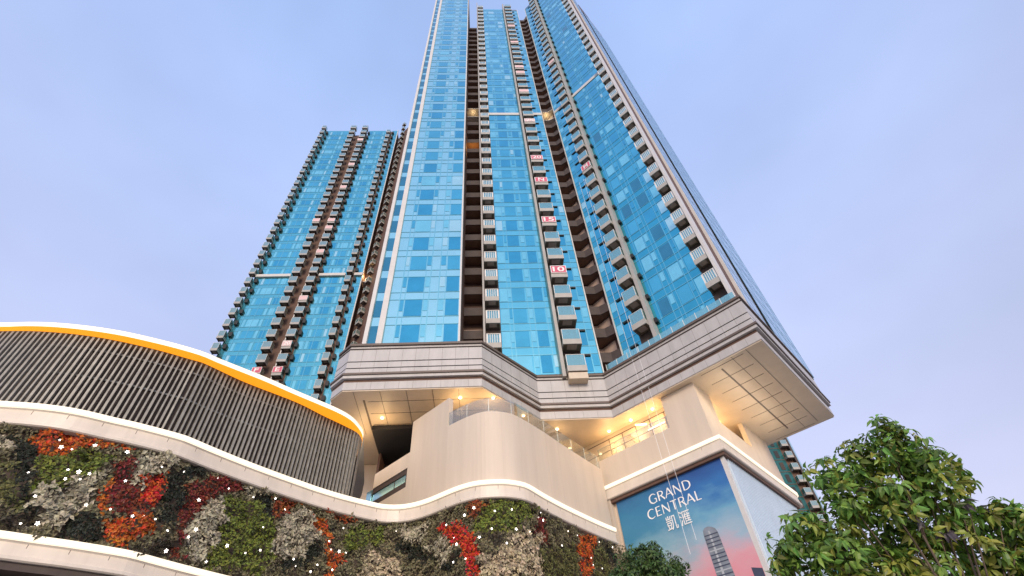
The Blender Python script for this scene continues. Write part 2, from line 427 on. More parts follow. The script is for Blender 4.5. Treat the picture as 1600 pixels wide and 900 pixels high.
# service ledges in the two dark gaps: each floor a part
def ledge_a(k):
    b = MB(); z = zc(k)
    b.box(-1.94, -.02, 36.9, 37.0, z+1.6, z+2.72, 0); b.box(-1.94, -.02, 37.0, 38.3, z+1.6, z+1.75, 1)
    b.box(-1.94, -.02, 38.22, 38.3, z+1.75, z+4.0, 2)
    b.box(-1.25, -.3, 38.17, 38.21, z+3.0, z+3.6, 3)
    b.box(-1.1, -.45, 38.14, 38.168, z+3.1, z+3.5, 0)
    return b
def ledge_b(k):
    b = MB(); z = zc(k)
    q = [(11.16, 37.6), (12.4, 37.6), (13.24, 36.95), (13.32, 37.05), (12.43, 37.72), (11.16, 37.72)]
    b.prism(q, z-1.2, z+.0, 0)
    b.prism([(11.16, 37.73), (12.43, 37.73), (13.3, 37.08), (13.3, 37.8), (12.2, 39.25), (11.16, 39.25)], z-1.2, z-1.05, 1)
    b.prism([(11.1, 39.27), (12.25, 39.27), (13.4, 37.85), (13.45, 37.9), (12.3, 39.33), (11.1, 39.33)], z-1.05, z+1.9, 2)
    return b
LM = [M['dark_brown'], M['brown'], M['pink_wall'], M['white_frame']]
for k in range(-1, 33):
    if abs(zc(k)+2-zr) < 2.2: continue
    ledge_a(k).build('service_ledge', LM, tower)
for k in range(-1, 37):
    if abs(zc(k)-zr) < 1.7: continue
    ledge_b(k).build('service_ledge', LM, tower)
rest = MB()
for k in range(-1, NF-1):
    for o_, u_, a_, c_, d_, z_, h_ in ((oC, X1, 9.45, 10.2, .16, 2.35, .17), (oR, XR, tR(13.95), tR(14.55), .16, 2.3, .17), (oR, XR, tR(16.2), tR(16.2)+.3, .28, .2, .55)):
        b = MB() if k < 30 else rest
        fbox(b, o_, u_, a_, c_, .026, d_, zc(k)+z_, zc(k)+z_+h_)
        if k < 30: b.build('vent_hood', M['dark'], tower)
tag(rest.build('vent_hood', M['dark'], tower), kind='stuff')
# recess walls behind the balconies
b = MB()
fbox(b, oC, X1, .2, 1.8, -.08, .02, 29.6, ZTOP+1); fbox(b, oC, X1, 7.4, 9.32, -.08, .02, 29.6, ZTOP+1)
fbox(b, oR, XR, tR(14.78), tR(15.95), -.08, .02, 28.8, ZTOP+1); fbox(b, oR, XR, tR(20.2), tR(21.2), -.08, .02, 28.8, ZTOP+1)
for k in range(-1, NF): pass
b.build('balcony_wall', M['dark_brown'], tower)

# balconies ------------------------------------------------------
def balcony_meshes(w, d, hs, hr, mats, rail_mats, style):
    b = MB(); i = .12
    b.prism([(-w/2, 0), (-w/2, -d), (w/2, -d), (w/2, 0)], .1, hs, 0, 1)
    # rim under the slab, soffit panel set up inside it
    b.box(-w/2, w/2, -d, -d+i, 0, .099, 0, 0); b.box(-w/2, -w/2+i, -d+i, 0, 0, .099, 0, 1); b.box(w/2-i, w/2, -d+i, 0, 0, .099, 0, 1)
    b.box(-w*.26, w*.26, -d*.8, -d*.25, .06, .098, 2)
    s = bpy.data.meshes.new('balcony'); s.from_pydata(b.v, [], b.f)
    for m in mats: s.materials.append(m)
    s.polygons.foreach_set('material_index', b.m)
    r = MB(); z0, z1 = hs+.02, hs+hr
    if style == 'glass':
        r.box(-w/2+.03, w/2-.03, -d+.03, -d+.05, z0, z1, 0)
        r.box(-w/2+.03, -w/2+.05, -d+.05, -.02, z0, z1, 0); r.box(w/2-.05, w/2-.03, -d+.05, -.02, z0, z1, 0)
        for x in (-w/2+.025, w/2-.075): r.box(x, x+.05, -d+.02, -d+.07, z0, z1+.03, 1)
        r.box(-w/2+.02, w/2-.02, -d+.015, -d+.07, z1, z1+.045, 1)
        for x in (-w/2+.02, w/2-.07): r.box(x, x+.05, -d+.07, -.02, z1, z1+.045, 1)
    else:
        r.box(-w/2+.16, w/2-.16, -d+.05, -d+.07, z0, z1, 0)
        for x in (-w/2+.02, w/2-.18): r.box(x, x+.16, -d+.02, -d+.12, z0, z1, 1)
        for n in range(1, 5):
            x = -w/2+.16+(w-.32)*n/5; r.box(x-.03, x+.03, -d+.02, -d+.048, z0, z1, 1)
        r.box(-w/2+.02, w/2-.02, -d+.01, -d+.13, z1, z1+.07, 1)
    q = bpy.data.meshes.new('railing'); q.from_pydata(r.v, [], r.f)
    for m in rail_mats: q.materials.append(m)
    q.polygons.foreach_set('material_index', r.m)
    return s, q, b, r

def place_balconies(root, cols, limit):
    """cols: (o,u,t,d,style meshes,k0,k1,zoff). The lowest balconies are parts of their own, the rest one mesh."""
    todo = []
    for (o, u, t, d, ms, k0, k1, zo, zf) in cols:
        for k in range(k0, k1): todo.append((zf(k)+zo, o, u, t, d, ms))
    todo.sort(key=lambda a: a[0]); rs = {}
    for i, (z, o, u, t, d, ms) in enumerate(todo):
        p = pt(o, u, t, d); ang = math.atan2(u[1], u[0])
        if i < limit:
            s = bpy.data.objects.new('balcony', ms[0]); COL.objects.link(s); s.parent = root
            s.location = (p[0]-root.location.x, p[1]-root.location.y, z); s.rotation_euler = (0, 0, ang)
            q = bpy.data.objects.new('railing', ms[1]); COL.objects.link(q); q.parent = s
        else:
            mats = list(ms[0].materials)+list(ms[1].materials)
            e = rs.setdefault('all', (MB(), []))
            for src in (ms[2], ms[3]):
                base = len(e[0].v); c, sn = math.cos(ang), math.sin(ang)
                e[0].v += [(p[0]+x*c-y*sn, p[1]+x*sn+y*c, z+zz_) for x, y, zz_ in src.v]
                e[0].f += [tuple(base+n for n in f) for f in src.f]
                mm = list((ms[0] if src is ms[2] else ms[1]).materials)
                for mi in src.m:
                    mt = mm[mi]
                    if mt not in e[1]: e[1].append(mt)
                    e[0].m.append(e[1].index(mt))
    for e in rs.values(): tag(e[0].build('balcony', e[1], root), kind='stuff')

BM = [M['slab'], M['balcony_soffit'], M['pink_wall']]; RM = [M['rail_glass'], M['white_frame']]
mA = balcony_meshes(1.8, 1.25, .62, 1.25, BM, RM, 'glass')
mR = balcony_meshes(1.5, 1.25, .62, 1.25, BM, RM, 'glass')
mB = balcony_meshes(1.44, .95, .62, 1.1, BM, RM, 'bars')
place_balconies(tower, [
    (oC, X1, 8.42, .03, mA, -1, NF, -.3, zc),
    (oC, X1, 1.0, .03, mB, 0, NF, -.25, zc),
    (oR, XR, tR(15.37), .03, mR, 0, NF, -.15, zc),
    (oR, XR, tR(20.7), .03, balcony_meshes(1.3, .95, .6, 1.1, BM, RM, 'bars'), 0, NF, -.15, zc)], 98)
# deep tan box under the lowest balcony
b = MB(); b.box(7.55, 9.28, 35.9, 37.0, 28.95, 29.62, 0); b.build('corbel', M['soffit'], tower)

# terrace glass along the parapet of the right wing
b = MB()
fbox(b, (10.9, 36.75), XR, .3, 13.2, -.35, -.32, 30.0, 31.0, 0)
for n in range(12): fbox(b, (10.9, 36.75), XR, .3+n*1.17, .35+n*1.17, -.36, -.31, 30.0, 31.05, 1)
b.build('terrace_railing', [M['rail_glass'], M['white_frame']], tower)

# --- transfer plate with striped stone fascia ---------------------
OUT = [(-12.0, 33.0), (-10.85, 31.85), (-.14, 31.85), (4.75, 36.72), (10.85, 36.75), (20.42, 27.18), (31.1, 37.86)]
back = [(26.9, 42.1), (23.5, 46), (23.5, 60), (-12.0, 60)]
def ring(d):
    """street edge of the plate moved outwards by d (mitred)"""
    o = []
    for i, p in enumerate(OUT):
        a = Vector(OUT[max(i-1, 0)]); q = Vector(p); c = Vector(OUT[min(i+1, len(OUT)-1)])
        n1 = (q-a).normalized() if i else (c-q).normalized(); n2 = (c-q).normalized() if i < len(OUT)-1 else n1
        n1 = Vector((n1.y, -n1.x)); n2 = Vector((n2.y, -n2.x)); m = (n1+n2).normalized()
        o.append(tuple(q+m*(d/max(.3, m.dot(n1)))))
    return o
def layer(b, d, z0, z1, m=0):
    b.prism(ring(d)+back, z0, z1, m)
fa = MB()
layer(fa, .10, 29.78, 30.0, 1)
layer(fa, -.05, 29.5, 29.779, 0); layer(fa, .04, 29.4, 29.499, 2)
layer(fa, 0, 28.2, 29.399, 0); layer(fa, -.10, 28.1, 28.199, 2)
layer(fa, 0, 27.55, 28.099, 0); layer(fa, -.10, 27.45, 27.549, 2)
layer(fa, 0, 26.9, 27.449, 0); layer(fa, .22, 26.72, 26.899, 1); layer(fa, .12, 26.45, 26.719, 0); layer(fa, -.12, 26.2, 26.449, 3)
layer(fa, -.1, 25.5, 26.199, 0)
# open joints between the stone tiles
for i in range(1, len(OUT)-1):
    a, c = Vector(OUT[i]), Vector(OUT[i+1]); L = (c-a).length; u = (c-a)/L; n = max(1, round(L/1.12))
    for k in range(1, n):
        for z0, z1, d in ((28.22, 29.38, 0), (27.57, 28.08, 0), (26.92, 27.43, 0), (25.52, 26.18, -.1)):
            p = a+u*(L*k/n); fa.obox((p.x-u.x*.012+u.y*(d+.004), p.y-u.y*.012-u.x*(d+.004)), (u.x, u.y), .022, .02, z0, z1, 4)
fa.build('stone_fascia', [M['stone'], M['stone_lip'], M['joint'], M['brown'], M['joint_soft']], tower)
b = MB(); layer(b, -.16, 25.4, 25.499); J = 1
b.obox((18.46, 30.56), XF, 12.6, .12, 25.37, 25.399, 1); b.obox((-9.3, 33.2), (0, 1), 8, .14, 25.37, 25.399, 1)
for k in range(1, 10): b.obox((18.3+k*1.25, 27.6+k*1.25), (-S2, S2), 3.6, .025, 25.38, 25.399, 1)
for dd in (1.2, 2.4): b.obox((20.4-dd*S2, 27.5+dd*S2), XF, 14.4, .025, 25.38, 25.399, 1)
for x in range(-10, 0, 2): b.box(x, x+.025, 32.1, 38, 25.38, 25.399, 1)
for y in (33.4, 35, 36.6): b.box(-9.1, 1, y, y+.025, 25.382, 25.399, 1)
soff = b.build('soffit', [M['soffit'], M['stone_lip']], tower)
# ================================================================= SECOND TOWER (behind, left)
far = empty('residential_tower', (-38, 80, 0), 'second glass tower standing behind the curved louvred canopy, pale boxed balconies climbing its front', 'tower')
oT = (0, 73.56); FT = 3.1; ZT0 = 87.5-FT*17
zt = lambda k: ZT0+FT*k
NT = 41; ZTT = 159.2
b = MB()
b.prism([(-49.2, 73.65), (-41.2, 73.65), (-41.2, 74.9), (-35.6, 74.9), (-35.6, 73.65), (-26.3, 73.65), (-26.3, 76), (-25.2, 76.4), (-25.0, 74.3), (-17, 66.5), (-14, 69), (-14, 100), (-49.2, 100)], 0, ZTT-.4)
b.build('wall', M['brown'], far)
sp = MB(); fr = MB()
for a, c in ((-49.3, -41.3), (-35.5, -29.7), (-28.0, -26.25)):
    fbox(sp, oT, X1, a, c, -.05, 0, 20, ZTT)
    for k in range(-6, NT):
        if zt(k)+.5 > ZTT: continue
        for dz in (-.5, .5): fbox(fr, oT, X1, a, c, 0, .05, zt(k)+dz-.04, zt(k)+dz+.04)
for t in (-47.6, -45.6, -43.6, -42.6, -34, -32.5, -31, -27.2): fbox(fr, oT, X1, t-.04, t+.04, 0, .06, 20, ZTT)
GT = Glazing(far, 98, ['pane_mid', 'pane_light', 'pane_pale', 'pane_deep'])
rnd = random.Random(11)
for k in range(-3, NT-1):
    z = zt(k)
    if z+2.6 > ZTT: continue
    for a, c, l in ((-47.4, -46.9, 1), (-46.6, -44.4, 0), (-44.1, -43.6, 1), (-43.2, -42.2, 0), (-35.1, -34.2, 0), (-33.8, -33.3, 1), (-33.0, -31.4, 0), (-30.9, -30.4, 1), (-27.7, -26.9, 0)):
        GT.add(oT, X1, a, c, z+.6, z+2.55, rnd.choices([1, 2], [3, 1])[0] if l else rnd.choices([0, 3, 1], [5, 2, 1])[0], 0, k)
GT.flush()
b = MB()
for a, c in ((-49.0, -41.6), (-35.6, -29.9), (-28, -26.2)):
    b = MB(); fbox(b, oT, X1, a, c, .026, .4, 87.2, 88.0); b.build('refuge_band', M['fin'], far)
b = MB()
b.box(-26.2, -25.2, 74.2, 75.9, 86.0, 86.15); b.box(-26.2, -25.2, 75.7, 75.95, 86.15, 89)
b.build('refuge_recess', M['fin'], far)
lamp('refuge_light', (-25.7, 74.6, 88.2), 160, WARM, .1, far)
sp.build('spandrel_glass', M['far_spandrel'], far); fr.build('mullion', M['mullion'], far)
b = MB(); fbox(b, oT, X1, -26.3, -26.1, -.1, .2, 20, ZTT+.3); fbox(b, oT, X1, -37.95, -37.75, -1.3, .1, 20, ZTT-2); b.build('fin', M['fin'], far)
rest = MB(); n_ = 0
for k in range(-3, NT-1):
    for t in (-35.6, -41.5, -27.95, -48.7):
        n_ += 1; b = MB() if n_ <= 96 else rest
        fbox(b, oT, X1, t+.02, t+.6, .026, .5, zt(k)+.9, zt(k)+1.9)
        if n_ <= 96: b.build('vent_hood', M['dark'], far)
tag(rest.build('vent_hood', M['dark'], far), kind='stuff')
FM = [M['fin_grey'], M['dark_brown'], M['balcony_soffit']]; FRM = [M['far_rail_glass'], M['white_frame']]
m2 = balcony_meshes(1.7, 1.3, .55, 1.3, FM, FRM, 'glass'); m3 = balcony_meshes(1.25, 1.25, .55, 1.3, FM, FRM, 'glass')
m5 = balcony_meshes(1.1, .9, .45, .9, FM, FRM, 'glass')
place_balconies(far, [(oT, X1, -40.3, -.05, m2, -3, NT, -.2, zt), (oT, X1, -36.65, -.05, m2, -3, NT, -.2, zt),
                      (oT, X1, -28.85, .03, m3, -4, NT-1, -.2, zt), (oT, X1, -49.6, .0, m3, 0, NT, -.2, zt),
                      ((-25.0, 74.2), XR, 1.25, .05, m5, -6, NT+1, -.2, zt)], 98)

# ================================================================= THIRD TOWER (far right)
t3 = empty('residential_tower', (76, 124, 0), 'distant dark teal tower standing beyond the poster corner, partly hidden by the leafy tree', 'tower')
o3 = (0, 118)
b = MB(); b.prism([(60, 118.1), (79.2, 118.1), (82.6, 121.5), (82.6, 145), (60, 145)], 0, 120); b.build('wall', M['brown'], t3)
b = MB(); fbox(b, o3, X1, 60, 76.6, -.05, 0, 0, 120, 0)
for k in range(0, 37):
    fbox(b, o3, X1, 60, 76.6, 0, .06, 2+k*3.24, 2.15+k*3.24, 1)
b.build('spandrel_glass', [M['far_teal'], M['brown']], t3)
G3 = Glazing(t3, 60, ['dark', 'dark_brown', 'far_teal'])
for k in range(8, 30):
    for a, c in ((72.6, 73.6), (74.6, 75.6)): G3.add(o3, X1, a, c, 2.6+k*3.24, 4.6+k*3.24, rnd.choice([0, 0, 1]), .06, k)
G3.flush()
b = MB(); fbox(b, o3, X1, 78.6, 79.1, -.1, 1.1, 0, 121); b.obox((79.2, 118.05), (S2, S2), .5, -.1, 0, 121); b.obox((81.1, 119.95), (S2, S2), .35, -.1, 0, 121); b.build('fin', M['dark_brown'], t3)
b = MB(); b.obox((79.7, 118.5), (S2, S2), 1.9, -.06, 0, 120); b.obox((81.4, 120.2), (S2, S2), 1.6, -.06, 0, 120); b.build('flank_glass', M['pane_pale'], t3)
m6 = balcony_meshes(1.7, 1.3, .6, 1.1, [M['slab'], M['balcony_soffit'], M['balcony_soffit']], FRM, 'glass')
place_balconies(t3, [(o3, X1, 77.65, .03, m6, 6, 36, 0, lambda k: 2+k*3.24)], 40)

# ================================================================= SHOPPING PODIUM
pod = empty('shopping_podium', (-4, 34, 0), 'beige shopping podium with wavy lit bands and curved wall beneath the tower', 'shopping mall')
BAND = [(-44, 22.5), (-37, 20.3), (-30, 19.3), (-25, 19.45)]+ [(-22.13, 19.99), (-20.62, 20.28), (-19.19, 20.77), (-17.85, 21.6), (-16.92, 22.16), (-15.5, 23.18), (-15.05, 23.64), (-14.18, 24.77), (-12.73, 26.5), (-11.1, 28.25), (-9.92, 29.46), (-8.63, 30.57), (-7.24, 31.57), (-6.5, 32.0), (-5.57, 32.15), (-4.58, 31.93), (-3.57, 31.38), (-2.57, 30.61), (-1.6, 29.91), (-0.66, 29.47), (0.27, 29.36), (1.19, 29.42), (2.14, 29.79), (2.72, 30.3), (3.66, 31.51), (5.32, 33.41), (7.72, 35.91), (9.26, 37.36)]
bc = resample(BAND, .35)
i0 = min(range(len(bc)), key=lambda i: (bc[i]-Vector((-22.13, 19.99))).length)
ARC = [0]
for i in range(1, len(bc)): ARC.append(ARC[-1]+(bc[i]-bc[i-1]).length)
A0 = ARC[i0]
def on_curve(s, d=0.0):
    """plan point at arc length s past the picture's left edge, d towards the street"""
    s += A0; i = max(0, min(len(bc)-2, next((j for j in range(len(ARC)-1) if ARC[j+1] >= s), len(bc)-2)))
    t = (bc[i+1]-bc[i]).normalized(); p = bc[i].lerp(bc[i+1], (s-ARC[i])/(ARC[i+1]-ARC[i]))
    return p.x+t.y*d, p.y-t.x*d

def light_band(name, path, z0, z1, label=None, inner=-.55):
    """moulded fascia: a concave pale face below, a glowing lip above"""
    b = MB()
    prof = [(inner, z0), (.0, z0), (.06, z0+.05), (.06, z0+.16), (-.03, z0+.22), (-.05, z1-.32), (.0, z1-.25)]
    for (d0, a), (d1, c) in zip(prof[:-1], prof[1:]): b.strip(at(offset(path, d0), a), at(offset(path, d1), c))
    b.strip(at(offset(path, .0), z1-.012), at(offset(path, inner), z1-.012))
    n = 4
    for i in range(n, len(path)-1, n):          # panel joints
        p = path[i]; t = (path[i+1]-path[i-1]).normalized()
        q = (p.x+t.y*-.055, p.y-t.x*-.055); b.obox(q, (t.x, t.y), .022, -.012, z0+.22, z1-.3, 1)
    o = b.build(name, [M['band'], M['stone_lip']], pod, smooth=False)
    if label: tag(o, label)
    e = MB()
    e.strip(at(offset(path, .0), z1-.25), at(offset(path, .1), z1-.22)); e.strip(at(offset(path, .1), z1-.22), at(offset(path, .1), z1))
    e.strip(at(offset(path, .1), z1), at(offset(path, .0), z1))
    e.build('led_strip', M['led'], o)
    return o
light_band('light_band', bc, 15.4, 16.5, 'upper wavy band over the planted wall')
lowc = [p for p in bc]
light_band('light_band', lowc, 9.98, 10.95, 'lower wavy band under the planted wall')

# structure behind the planting, soffit and shopfront below it
b = MB()
b.strip(at(offset(bc, -.5), 10.4), at(offset(bc, -.5), 16.45))
b.build('planting_wall', M['louvre_back'], pod)
b = MB()
b.strip(at(offset(bc, -.1), 9.7), at(offset(bc, -.1), 9.975), 1); b.strip(at(offset(bc, -.1), 9.7), at(offset(bc, -1.2), 9.7), 1)
b.strip(at(offset(bc, -.95), 9.3), at(offset(bc, -.95), 9.7), 2)
b.strip(at(offset(bc, -1.6), 0.14), at(offset(bc, -1.6), 9.7), 0)
b.build('shop_wall', [M['shop_back'], M['dark_brown'], M['dark']], pod)
sc = resample([tuple(p) for p in offset(bc, -1.0)], 2.4)
gl = MB(); gl.strip(at(offset(bc, -1.0), .2), at(offset(bc, -1.0), 9.3))
sf = gl.build('shopfront', M['shop_glass'], pod)
b = MB()
for p in sc: b.box(p.x-.06, p.x+.06, p.y-.06, p.y+.06, .14, 9.3)
b.build('frame', M['dark'], sf)

# --- curved beige wall ---------------------------------------------
WA = [(-8.75, 37.22), (-2.75, 31.12)]
WB = [(-2.75, 31.12), (-1.6, 30.2), (-.43, 29.52), (.56, 29.40), (1.66, 29.68), (2.57, 30.33), (4.3, 32.2), (6.15, 34.4), (8.2, 36.75), (9.5, 38.2)]
wb = resample([(-3.9, 32.25)]+WB, .3)
wb = offset(wb, -.22); wb = [p for p in wb if p.x > -2.58]; wb.insert(0, Vector((-2.594, 31.274)))
b = MB()
b.strip(at(wb, 15.9), at(wb, 21.6)); wbi = offset(wb, -.35); b.strip(at(wb, 21.6), at(wbi, 21.6)); b.strip(at(wbi, 21.6), at(wbi, 15.9))
a = Vector(WA[0])+Vector((.156, .154)); c = Vector(WA[1])+Vector((.156, .154)); L = (c-a).length; u = (c-a)/L; U = (u.x, u.y)
s1 = (Vector((-5.75, 34.1))-a).length; w1 = (Vector((-5.85, 34.2))-a).length
P = lambda s: (a.x+u.x*s, a.y+u.y*s)
b.obox(P(0), U, L, .4, 15.9, 18.82); b.obox(P(w1), U, L-w1, .4, 18.821, 20.28); b.obox(P(0), U, L, .4, 20.281, 21.45)
b.obox(P(s1), U, L-s1-.0, .4, 21.451, 24.0)
for i in range(5, len(wb)-1, 5):
    t = (wb[i+1]-wb[i-1]).normalized(); b.obox((wb[i].x+t.y*.003, wb[i].y-t.x*.003), (t.x, t.y), .016, .02, 16.0, 21.6, 1)
b.build('curved_wall', [M['plaster'], M['joint_pale']], pod)
# slot window that wraps round the wall's end
b = MB()
Q = lambda t, d: (P(t)[0]-u.y*d, P(t)[1]+u.x*d)      # d set back into the wall
b.obox(Q(-.05, .05), U, w1+.05, .3, 18.825, 19.27, 1); b.obox(Q(-.05, .05), U, w1+.05, .3, 19.88, 20.275, 1)
b.obox(Q(w1-.14, .02), U, .135, .3, 19.271, 19.879, 1)
b.obox(Q(0, .12), U, w1-.15, .05, 19.271, 19.879, 0)
b.obox(Q(w1*.62, .1), U, .06, .019, 19.275, 19.875, 1)
b.obox(P(-.75), U, .62, .9, 18.9, 20.25, 2); b.obox(P(-.76), U, .64, .92, 18.8, 18.899, 1)
b.build('slot_window', [M['pane_pale'], M['dark_brown'], M['pane_pale']], pod)
# back wall beside the canopy, dark opening under the plate
b = MB()
b.box(-15, -9.3, 43, 43.4, 14, 25.38)
b.build('back_wall', M['plaster'], pod)
b = MB()
b.box(-9.25, -5.9, 36.7, 42.8, 25.0, 25.36, 0); b.box(-9.25, -3, 42.5, 42.9, 16, 25.0, 0)
b.prism([(-9.28, 40.6), (-9.05, 40.4), (-9.05, 43), (-9.28, 43)], 16, 25.3, 1)
for i in range(4): b.box(-9.0+i*.9, -8.16+i*.9, 41.2+i*.02, 41.3+i*.02, 16, 22.6, 1)
b.box(-9.0, -5.4, 41.35, 41.5, 22.61, 22.8, 0)
b.build('louvred_opening', [M['dark'], M['brown']], pod)
# curved glass balustrade
b = MB(); bi = offset(wb, -.06); bo = offset(wb, -.045)
b.strip(at(bo, 21.62), at(bo, 22.7), 0); b.strip(at(bi, 22.7), at(bi, 21.62), 0); b.strip(at(bo, 22.7), at(bi, 22.7), 1)
for i in range(0, len(wb), 6):
    p = bi[i]; b.box(p.x-.012, p.x+.012, p.y, p.y+.03, 21.6, 22.68, 1)
b.build('balustrade', [M['balustrade_glass'], M['steel']], pod)

# --- corner block with the poster -----------------------------------
CX, CY = 16.5, 32.2
ul = (-S2, S2); ur = (S2, S2)
pl = lambda t, d=0: (CX-S2*t-S2*d, CY+S2*t-S2*d)       # along the street face, d outwards
pr = lambda t, d=0: (CX+S2*t+S2*d, CY+S2*t-S2*d)       # along the side face
b = MB()
b.prism([pl(0), pl(2.97), pl(2.97, -.4), (CX, CY+.57), pr(2.75, -.4), pr(2.75)], 9, 25.38)
b.prism([pl(2.971), pl(10.2), pl(10.2, -.4), pl(2.971, -.4)], 9, 22.72)
b.prism([pr(2.751), pr(8.6), pr(8.6, -.4), pr(2.751, -.4)], 9, 22.95)
b.prism([pr(8.601), pr(13.6), pr(13.6, -.4), pr(8.601, -.4)], 9, 25.38)
b.prism([pr(13.3, -.41), pr(13.6, -.41), pr(13.6, -9), pr(13.3, -9)], 9, 25.38)
b.build('corner_wall', M['plaster'], pod)
b = MB()
b.prism([pl(2.98, -1.3), pl(12, -1.3), pl(12, -1.5), pl(2.98, -1.5)], 22.3, 25.38)
b.prism([pl(2.98, -.41), pl(2.98, -1.3), pl(2.7, -1.3), pl(2.7, -.41)], 22.3, 25.38)
b.prism([pl(2.98, -.41), pl(12, -.41), pl(12, -1.3), pl(2.98, -1.3)], 22.1, 22.29)
b.prism([pr(2.75, -3.0), pr(9, -3.0), pr(9, -3.2), pr(2.75, -3.2)], 22.3, 25.38)
b.prism([pr(2.75, -.41), pr(9, -.41), pr(9, -3), pr(2.75, -3)], 22.1, 22.29)
for t in (3.6, 5.0, 6.4, 7.8, 9.2): b.prism([pl(t, -1.26), pl(t+.05, -1.26), pl(t+.05, -1.299), pl(t, -1.299)], 22.3, 25.0, 1)
for z in (24.0, 25.0): b.prism([pl(3, -1.265), pl(12, -1.265), pl(12, -1.299), pl(3, -1.299)], z, z+.05, 1)
b.build('loggia', [M['soffit'], M['stone_lip']], pod)
b = MB()
b.prism([pl(3.0, -.1), pl(9.9, -.1), pl(9.9, -.115), pl(3.0, -.115)], 22.73, 23.8, 0)
b.prism([pl(3.0, -.09), pl(9.9, -.09), pl(9.9, -.125), pl(3.0, -.125)], 23.801, 23.83, 1)
for t in (3.05, 4.7, 6.4, 8.1, 9.8): b.prism([pl(t, -.12), pl(t+.03, -.12), pl(t+.03, -.15), pl(t, -.15)], 22.72, 23.8, 1)
b.build('balustrade', [M['balustrade_glass'], M['steel']], pod)
# lit band round the corner
cb = [Vector(pl(t, .55)) for t in (9.75, 7, 5, 3, 1)]+[Vector(pl(.15, .55)), Vector((CX, CY-.55*1.38)), Vector(pr(.15, .55))]+[Vector(pr(t, .55)) for t in (1, 3, 6, 9, 12, 13.2)]
for k in range(1, 7):
    an = math.pi*k/6/1.6; cb.append(Vector(pr(13.2+.5*math.sin(an), .05+.5*math.cos(an))))
light_band('light_band', cb, 19.1, 20.2, 'straight lit band wrapping the corner above the poster')
b = MB()
b.prism([pl(10.1, .4), pl(0, .4), (CX, CY-.56), pr(0, .4), pr(13, .4), pr(13, .02), pr(.1, .02), (CX, CY-.03), pl(.1, .02), pl(10.1, .02)], 18.86, 19.09)
b.build('band_underside', M['brown'], pod)
b = MB(); b.prism([pl(9.3, .5), pl(10.5, .5), pl(10.5, -.1), pl(9.3, -.1)], 5, 19.09); b.build('pillar', M['plaster'], pod)
b = MB()
b.prism([pr(.35, .12), pr(12.6, .12), pr(12.6, .02), pr(.35, .02)], 4, 18.855, 0)
for n in range(41): b.prism([pr(.38+n*.3, .24), pr(.5+n*.3, .24), pr(.5+n*.3, .121), pr(.38+n*.3, .121)], 4, 18.85, 0)
b.build('ribbed_panel', M['ribbed'], pod)
b = MB(); b.prism([pl(0, .12), pl(.12, .14), (CX, CY-.3), pr(.3, .14), pr(.3, .02), (CX, CY-.02)], 4, 18.85); b.build('corner_trim', M['white_frame'], pod)

# downlights under the plate and in the loggia
def downlight(p, e, lens=True):
    b = MB(); b.tube((p[0], p[1], p[2]), (p[0], p[1], p[2]-.05), .12, .11, 12, 0)
    b.build('downlight', M['lamp'], pod)
    lamp('downlight_bulb', (p[0], p[1], p[2]-1.3), e*.6, WARM, .3, pod)
for p, e in (((0.7, 33.4, 25.36), 170), ((-1.9, 33.2, 25.36), 150), ((6.2, 38.2, 25.36), 90), ((-8.3, 35.6, 25.36), 120), ((-10.3, 37.2, 25.36), 120),
             ((3.2, 36.0, 25.36), 90), (pl(4.2, -.7)+(25.36,), 130), (pl(6.4, -.7)+(25.36,), 130), (pl(8.7, -.7)+(25.36,), 130),
             (pr(4.6, -1.4)+(25.36,), 120), (pr(7.0, -1.4)+(25.36,), 120)):
    downlight(p, e)
b = MB(); p, q = pl(5.3, -1.1), pl(6.0, -.5); b.tube((*p, 24.6), (*q, 24.6), .06, .06, 8); p, q = pl(3.6, -.9), pl(5.2, -.9); b.tube((*p, 23.9), (*q, 23.9), .05, .05, 8)
b.build('tube_lamp', M['tube_lamp'], pod)
# unseen bulbs added below the right soffit, along its groove, to brighten it
for t in (1.0, 3.6, 6.2, 8.8, 11.4): lamp('soffit_fill_light', pr(t, 1.7)+(23.5,), 42, (1, .82, .62), .4, pod)

# --- louvred canopy drum ---------------------------------------------
drum = empty('louvred_canopy', (-16, 26, 0), 'curved screen of thin grey louvres crowned by a glowing orange eave', 'canopy')
k_ = (21.15-1.6)/(20.95-1.6); LV = [(-44, 23.0), (-37, 21.2), (-30, 20.4)]+[(x*k_, 0+y*k_) for x, y in  [(-25.07, 20.06), (-22.62, 20.2), (-20.32, 20.74), (-18.11, 21.72), (-16.46, 22.72), (-15.89, 23.09), (-14.33, 24.83), (-11.9, 26.98), (-10.66, 28.47), (-9.32, 29.98), (-8.71, 31.29)]]
LV[-1] = (-8.82, 31.2); LV += [(-8.95, 32.6), (-10.2, 35.2), (-12.5, 38)]
lc = offset(resample(LV, .083), .18)
k_ = (21.5-1.6)/(21.4-1.6); EV = [(-44, 22.2), (-37, 20.4), (-30, 19.6)]+[(x*k_, y*k_) for x, y in  [(-25.18, 19.76), (-23.91, 19.75), (-22.67, 19.83), (-21.5, 20.03), (-20.34, 20.32), (-19.21, 20.71), (-18.1, 21.22), (-16.97, 21.8), (-15.85, 22.5), (-15.33, 23.03), (-14.21, 24.01), (-13.04, 25.05), (-11.83, 26.27), (-10.54, 27.49), (-9.53, 28.48), (-8.87, 29.4), (-8.55, 30.42), (-8.45, 31.39), (-8.71, 32.37)]]+[(-9.6, 34.9), (-11.8, 37.6)]
ec = resample(EV, .3)
b = MB(); b.strip(at(offset(lc, -.28), 16.3), at(offset(lc, -.28), 21.3)); b.build('backing_wall', M['louvre_back'], drum)
